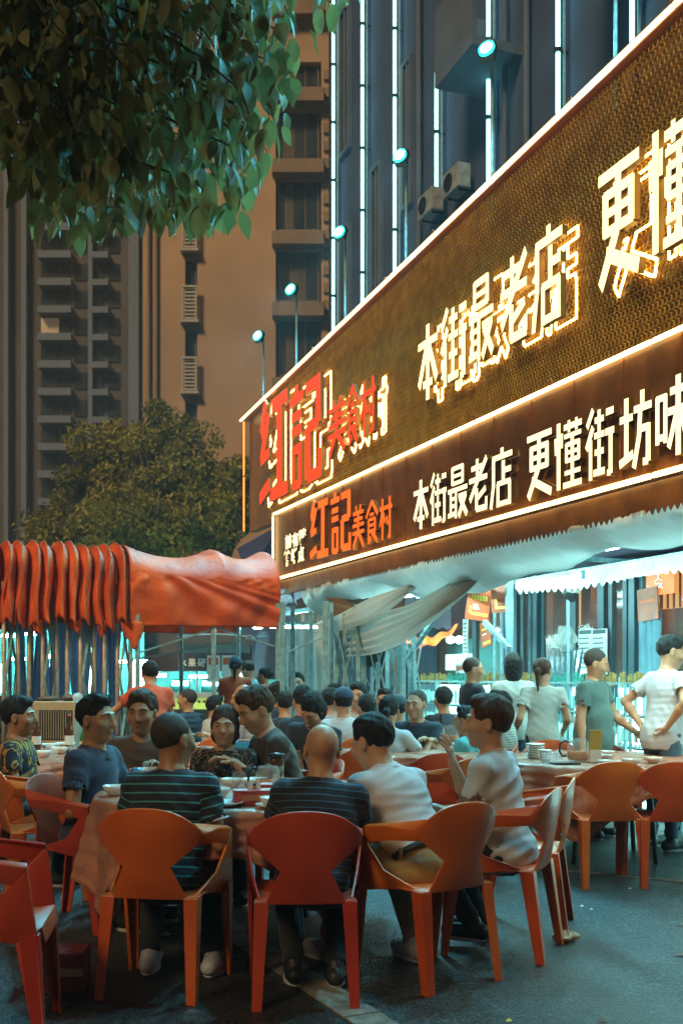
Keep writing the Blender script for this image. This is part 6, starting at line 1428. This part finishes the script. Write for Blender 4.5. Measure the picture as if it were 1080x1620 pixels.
M['s_green'] = fab('grey_green_tee_cloth', (.085, .16, .15)); M['s_dark'] = fab('dark_navy_tee_cloth', (.018, .030, .048)); M['s_mint'] = fab('white_blouse_cloth', (.52, .60, .58)); M['s_brown'] = fab('dark_brown_jacket_cloth', (.055, .033, .022)); M['s_grey'] = fab('grey_brown_shirt_cloth', (.11, .078, .062))
M['s_teal'] = fab('teal_tee_cloth', (.10, .36, .38)); M['s_lgrey'] = fab('light_grey_shirt_cloth', (.40, .40, .44)); M['s_black'] = brushes('black_blossom_print', (.018, .015, .014), (.38, .27, .24), 9)
M['st_teal'] = stripes('navy_polo_with_teal_stripes', (.014, .015, .028), (.05, .32, .38), .043, .15); M['st_blue'] = stripes('black_polo_with_blue_stripes', (.010, .011, .020), (.045, .13, .24), .034, .14); M['st_far'] = stripes('blue_polo_with_dark_stripes', (.02, .07, .12), (.006, .016, .035), .07, .5)
M['st_kid'] = stripes('white_tee_fine_stripes', (.55, .62, .60), (.16, .36, .36), .022, .35); M['st_jersey'] = brushes('dark_jersey_with_yellow', (.018, .018, .035), (.65, .35, .05), 3.2)
M['coll_lilac'] = fab('lilac_collar', (.26, .22, .36)); M['coll_navy'] = fab('dark_collar', (.015, .016, .03)); M['rim'] = fab('pale_rim', (.5, .42, .5)); M['cap_navy'] = fab('navy_cap', (.02, .045, .10)); M['cap_teal'] = fab('dark_teal_cap', (.02, .06, .08))

# near table
person('man in navy polo with teal stripes seen from behind, cropped hair, at the near table', 262, 4.72, -8, 1130, lean=11, hy=-30, hp=2, lh=(-.20, .34, .80), rh=(.20, .30, .74), bulk=1.22, belly=1.2, shirt=M['st_teal'], collar=M['coll_lilac'], sleeve_rim=M['rim'], hair='crop', skin='skin2', shoes=M['shoe_white'], face=True, legs=((-.15, .30, .5), (.14, .30, .5), (-.12, .12, .09), (.2, .12, .09)))
person('bald man in black polo with fine blue stripes seen from behind, leaning on the table', 498, 4.66, 4, 1148, lean=17, hy=12, hp=0, side=4, lh=(-.16, .46, .82), rh=(.20, .44, .80), bulk=1.22, belly=1.2, shirt=M['st_blue'], collar=M['coll_navy'], hair='bald', skin='skin', sleeve=.62, legs=((-.15, .30, .5), (.14, .30, .5), (-.10, .02, .09), (.1, -.02, .09)))
person('man in pale pinkish shirt and khaki trousers with belt, bent over the table', 674, 4.92, 42, 1138, lean=36, hy=6, hp=4, lh=(-.12, .56, .80), rh=(.18, .56, .80), bulk=1.18, shirt=M['s_pale'], pants=M['pants_khaki'], collar=M['s_pale'], tuck=True, belt=True, hair='short', sleeve=.66, shoes=M['shoe_white'], shirt_amp=1.2, legs=((-.18, .38, .5), (.12, .36, .5), (-.25, .40, .09), (.05, .12, .09)))
person('man in white tee in profile, raising one hand beside his face', 802, 5.32, 62, 1103, lean=10, hy=18, hp=-2, lh=(-.10, .36, .70), hemo=.06, rh=(.0, .30, .93), rhint=(.4, .2, -1), bulk=1.16, belly=1.1, shirt=M['s_white'], hair='thick', hm='hair_brown', skin='skin', curl=.35, shirt_amp=1.3, legs=((-.14, .40, .5), (.14, .40, .5), (-.10, .15, .12), (.15, .2, .09)))
person('man in navy polo seated left of the table, facing right', 141, 5.85, -108, 1101, lean=4, hy=-6, lh=(-.22, .34, .76), rh=(.24, .30, .68), bulk=1.15, belly=1.15, shirt=M['s_navy'], collar=M['coll_navy'], hair='short', skin='skin2')
person('man in grey-brown shirt facing us behind the table, hand at a pot', 236, 6.78, 174, 1094, lean=14, lh=(-.16, .36, .82), rh=(.12, .36, .82), bulk=1.05, shirt=M['s_grey'], collar=M['s_grey'], hair='thick', hm='hair_brown', skin='skin2')
person('woman with short brown bob in black blossom print blouse facing us', 357, 6.62, 178, 1119, lean=4, lh=(-.15, .34, .72), rh=(.15, .34, .72), bulk=.96, shirt=M['s_black'], hair='bob', hm='hair_brown', sleeve=.75)
person('man in dark brown jacket leaning left across the table', 470, 6.75, 112, 1090, lean=24, hy=8, hp=8, lh=(-.16, .44, .80), rh=(.1, .50, .84), bulk=1.0, shirt=M['s_brown'], sleeve=2, hair='thick', hm='hair_brown')
# left and middle ground
person('young man in dark jersey with yellow print sitting at the far left', 22, 6.95, -92, 1104, lean=3, lh=(-.18, .34, .68), rh=(.18, .34, .68), bulk=1.05, shirt=M['st_jersey'], hair='thick', fine=1.15, skin='skin2')
person('waiter in orange shirt bending over a table, seen from behind', 240, 10.0, 14, 1046, sit=False, lean=24, lh=(-.40, .46, 1.0), rh=(.16, .4, .95), shirt=M['s_orange'], fine=1.3, hair='short', bulk=1.1, lhint=(-.6, -.2, -.3))
person('waiter in rust-orange shirt and teal cap standing with his back to us', 372, 14.0, 2, 1039, sit=False, lean=3, lh=(-.26, .15, .85), rh=(.26, .25, .95), shirt=M['s_orange2'], fine=1.7, cap=M['cap_teal'], hair='pony', bulk=1.0)
person('dark-haired helper bowing his head right of the capped waiter', 402, 14.6, 60, 1047, sit=False, lean=8, hp=15, shirt=M['s_teal'], fine=1.7, hair='thick')
person('woman in orange top with dark hair turned away, right of the capped waiter', 424, 13.9, 70, 1056, sit=False, lean=6, shirt=M['s_orange2'], fine=1.7, hair='bun')
person('heavy man in dark-striped blue polo seated far back near the lime counter', 303, 12.0, 55, 1090, lean=6, shirt=M['st_far'], fine=1.5, hair='crop', bulk=1.15, hy=20)
person('bald guest in pale grey shirt turned to the left behind the blue tray', 406, 9.9, 75, 1083, lean=12, shirt=M['s_lgrey'], fine=1.25, hair='bald', skin='skin2')
person('guest with messy dark hair in navy shirt bending down left of the blue cap', 497, 9.0, 165, 1098, lean=20, side=-6, hp=22, hy=-20, shirt=M['s_dark'], fine=1.2, hair='bob')
person('dark-haired guest half hidden behind the messy-haired one', 484, 9.7, 20, 1086, lean=10, shirt=M['s_dark'], fine=1.3, hair='thick')
person('far guest wearing a white face mask beside the left tent post', 470, 13.6, 175, 1064, lean=2, shirt=M['s_white'], fine=1.7, hair='short', mask=True)
person('guest in blue cap and white tee seen from behind in the middle', 545, 9.6, 8, 1089, lean=8, shirt=M['s_white'], fine=1.2, hair='short', cap=M['cap_navy'])
person('dark-haired guest facing us behind the blue cap', 567, 10.8, 168, 1081, lean=5, shirt=M['s_white'], fine=1.3, hair='thick')
person('woman with black ponytail in white top, back to us, at the middle table', 603, 8.65, -22, 1101, lean=8, side=4, hy=10, rh=(.30, .44, .86), shirt=M['s_white'], fine=1.1, hair='pony')
person('dark-haired guest just left of the ponytailed woman', 586, 10.2, 30, 1101, lean=8, shirt=M['s_white'], fine=1.4, hair='thick')
person('guest with dark cap partly hidden between ponytail and dark teal tee', 632, 9.8, 20, 1101, lean=6, shirt=M['s_white'], fine=1.4, hair='short', cap=M['cap_teal'])
person('man in dark teal tee with a cap turned round, facing left over the tray', 664, 9.35, 158, 1091, lean=10, hy=-10, shirt=M['s_dark'], fine=1.15, hair='crop', cap=None, lh=(-.2, .4, .84), rh=(.2, .4, .84))
person('guest in teal tee hidden behind the raised hand', 750, 8.7, 60, 1118, lean=8, shirt=M['s_teal'], fine=1.2, hair='short')
person('child in finely striped pale tee seated behind the man in white tee', 803, 8.9, 60, 1094, lean=8, shirt=M['st_kid'], fine=1.1, hair='short', bulk=.95)
# standing by the racks
person('standing man in dark navy tee, head turned to the right, arms down', 745, 10.3, -72, 1040, sit=False, lean=1, hy=-18, hp=4, shirt=M['s_dark'], fine=1.15, hair='crop', bulk=1.02)
person('woman in white blouse with loose dark hair seen from behind', 812, 10.5, 5, 1035, sit=False, lean=1, hy=-12, lh=(-.2, .2, .95), rh=(.2, .2, .95), shirt=M['s_mint'], fine=1.15, hair='long', bulk=.96, pants=M['pants_blue'])
person('woman with ponytail in white polo shirt and dark trousers', 858, 9.7, -2, 1042, sit=False, lean=0, hy=-28, hp=4, lh=(-.27, .10, .96), rh=(.25, .16, .98), shirt=M['s_mint'], fine=1.05, hair='pony', hm='hair_brown', bulk=.98, pants=M['pants_navy'])
person('dark-haired person half hidden behind the man in grey-green tee', 948, 10.4, 15, 1036, sit=False, shirt=M['s_dark'], fine=1.3, hair='thick', hm='hair_brown')
person('heavy man in grey-green tee standing by the table, head turned right', 938, 8.9, -128, 1027, sit=False, lean=0, hy=22, hp=10, lh=(-.20, .32, .96), rh=(.27, .02, .80), shirt=M['s_green'], fine=1, hair='crop', bulk=1.2, belly=1.35, pants=M['pants_blue'])
person('man in white tee with hand on hip standing at the right edge', 1046, 8.3, -66, 1006, sit=False, lean=7, hy=-28, hp=8, lh=(-.21, -.03, .98), rh=(.19, -.10, 1.00), lhint=(-1, -.5, .1), rhint=(1, -.3, .1), shirt=M['s_white'], fine=1, hair='short', bulk=1.1, belly=1.1, pants=M['pants_blue'])
person('person in pale top just cut by the right edge beside the rack', 1096, 9.2, -10, 1050, sit=False, shirt=M['s_mint'], fine=1.3, hair='short', pants=M['pants_dark'])

# more diners packed into the middle distance
for px, Y, yaw, top, lab, sh, hr in ((452, 10.6, 10, 1094, 'guest in dark shirt half hidden behind the brown jacket', 's_dark', 'short'), (516, 10.9, -30, 1090, 'guest in pale shirt between the messy-haired guest and the blue cap', 's_lgrey', 'thick'), (532, 12.2, 170, 1082, 'small far guest facing us beside the pole bundle', 's_white', 'short'),
        (612, 11.4, 160, 1090, 'far guest in teal facing us, framed by the crossed poles', 's_teal', 'short'), (448, 12.4, 90, 1080, 'far guest in dark top by the left tent post', 's_dark', 'bob'), (706, 11.0, 20, 1088, 'guest in dark tee crouched low in front of the lit racks', 's_dark', 'thick'), (330, 11.6, -60, 1102, 'far guest in white tee low behind the striped blue polo', 's_white', 'short')):
    person(lab, px, Y, yaw, top, lean=8, shirt=M[sh], fine=1.5, hair=hr, face=yaw > 90)
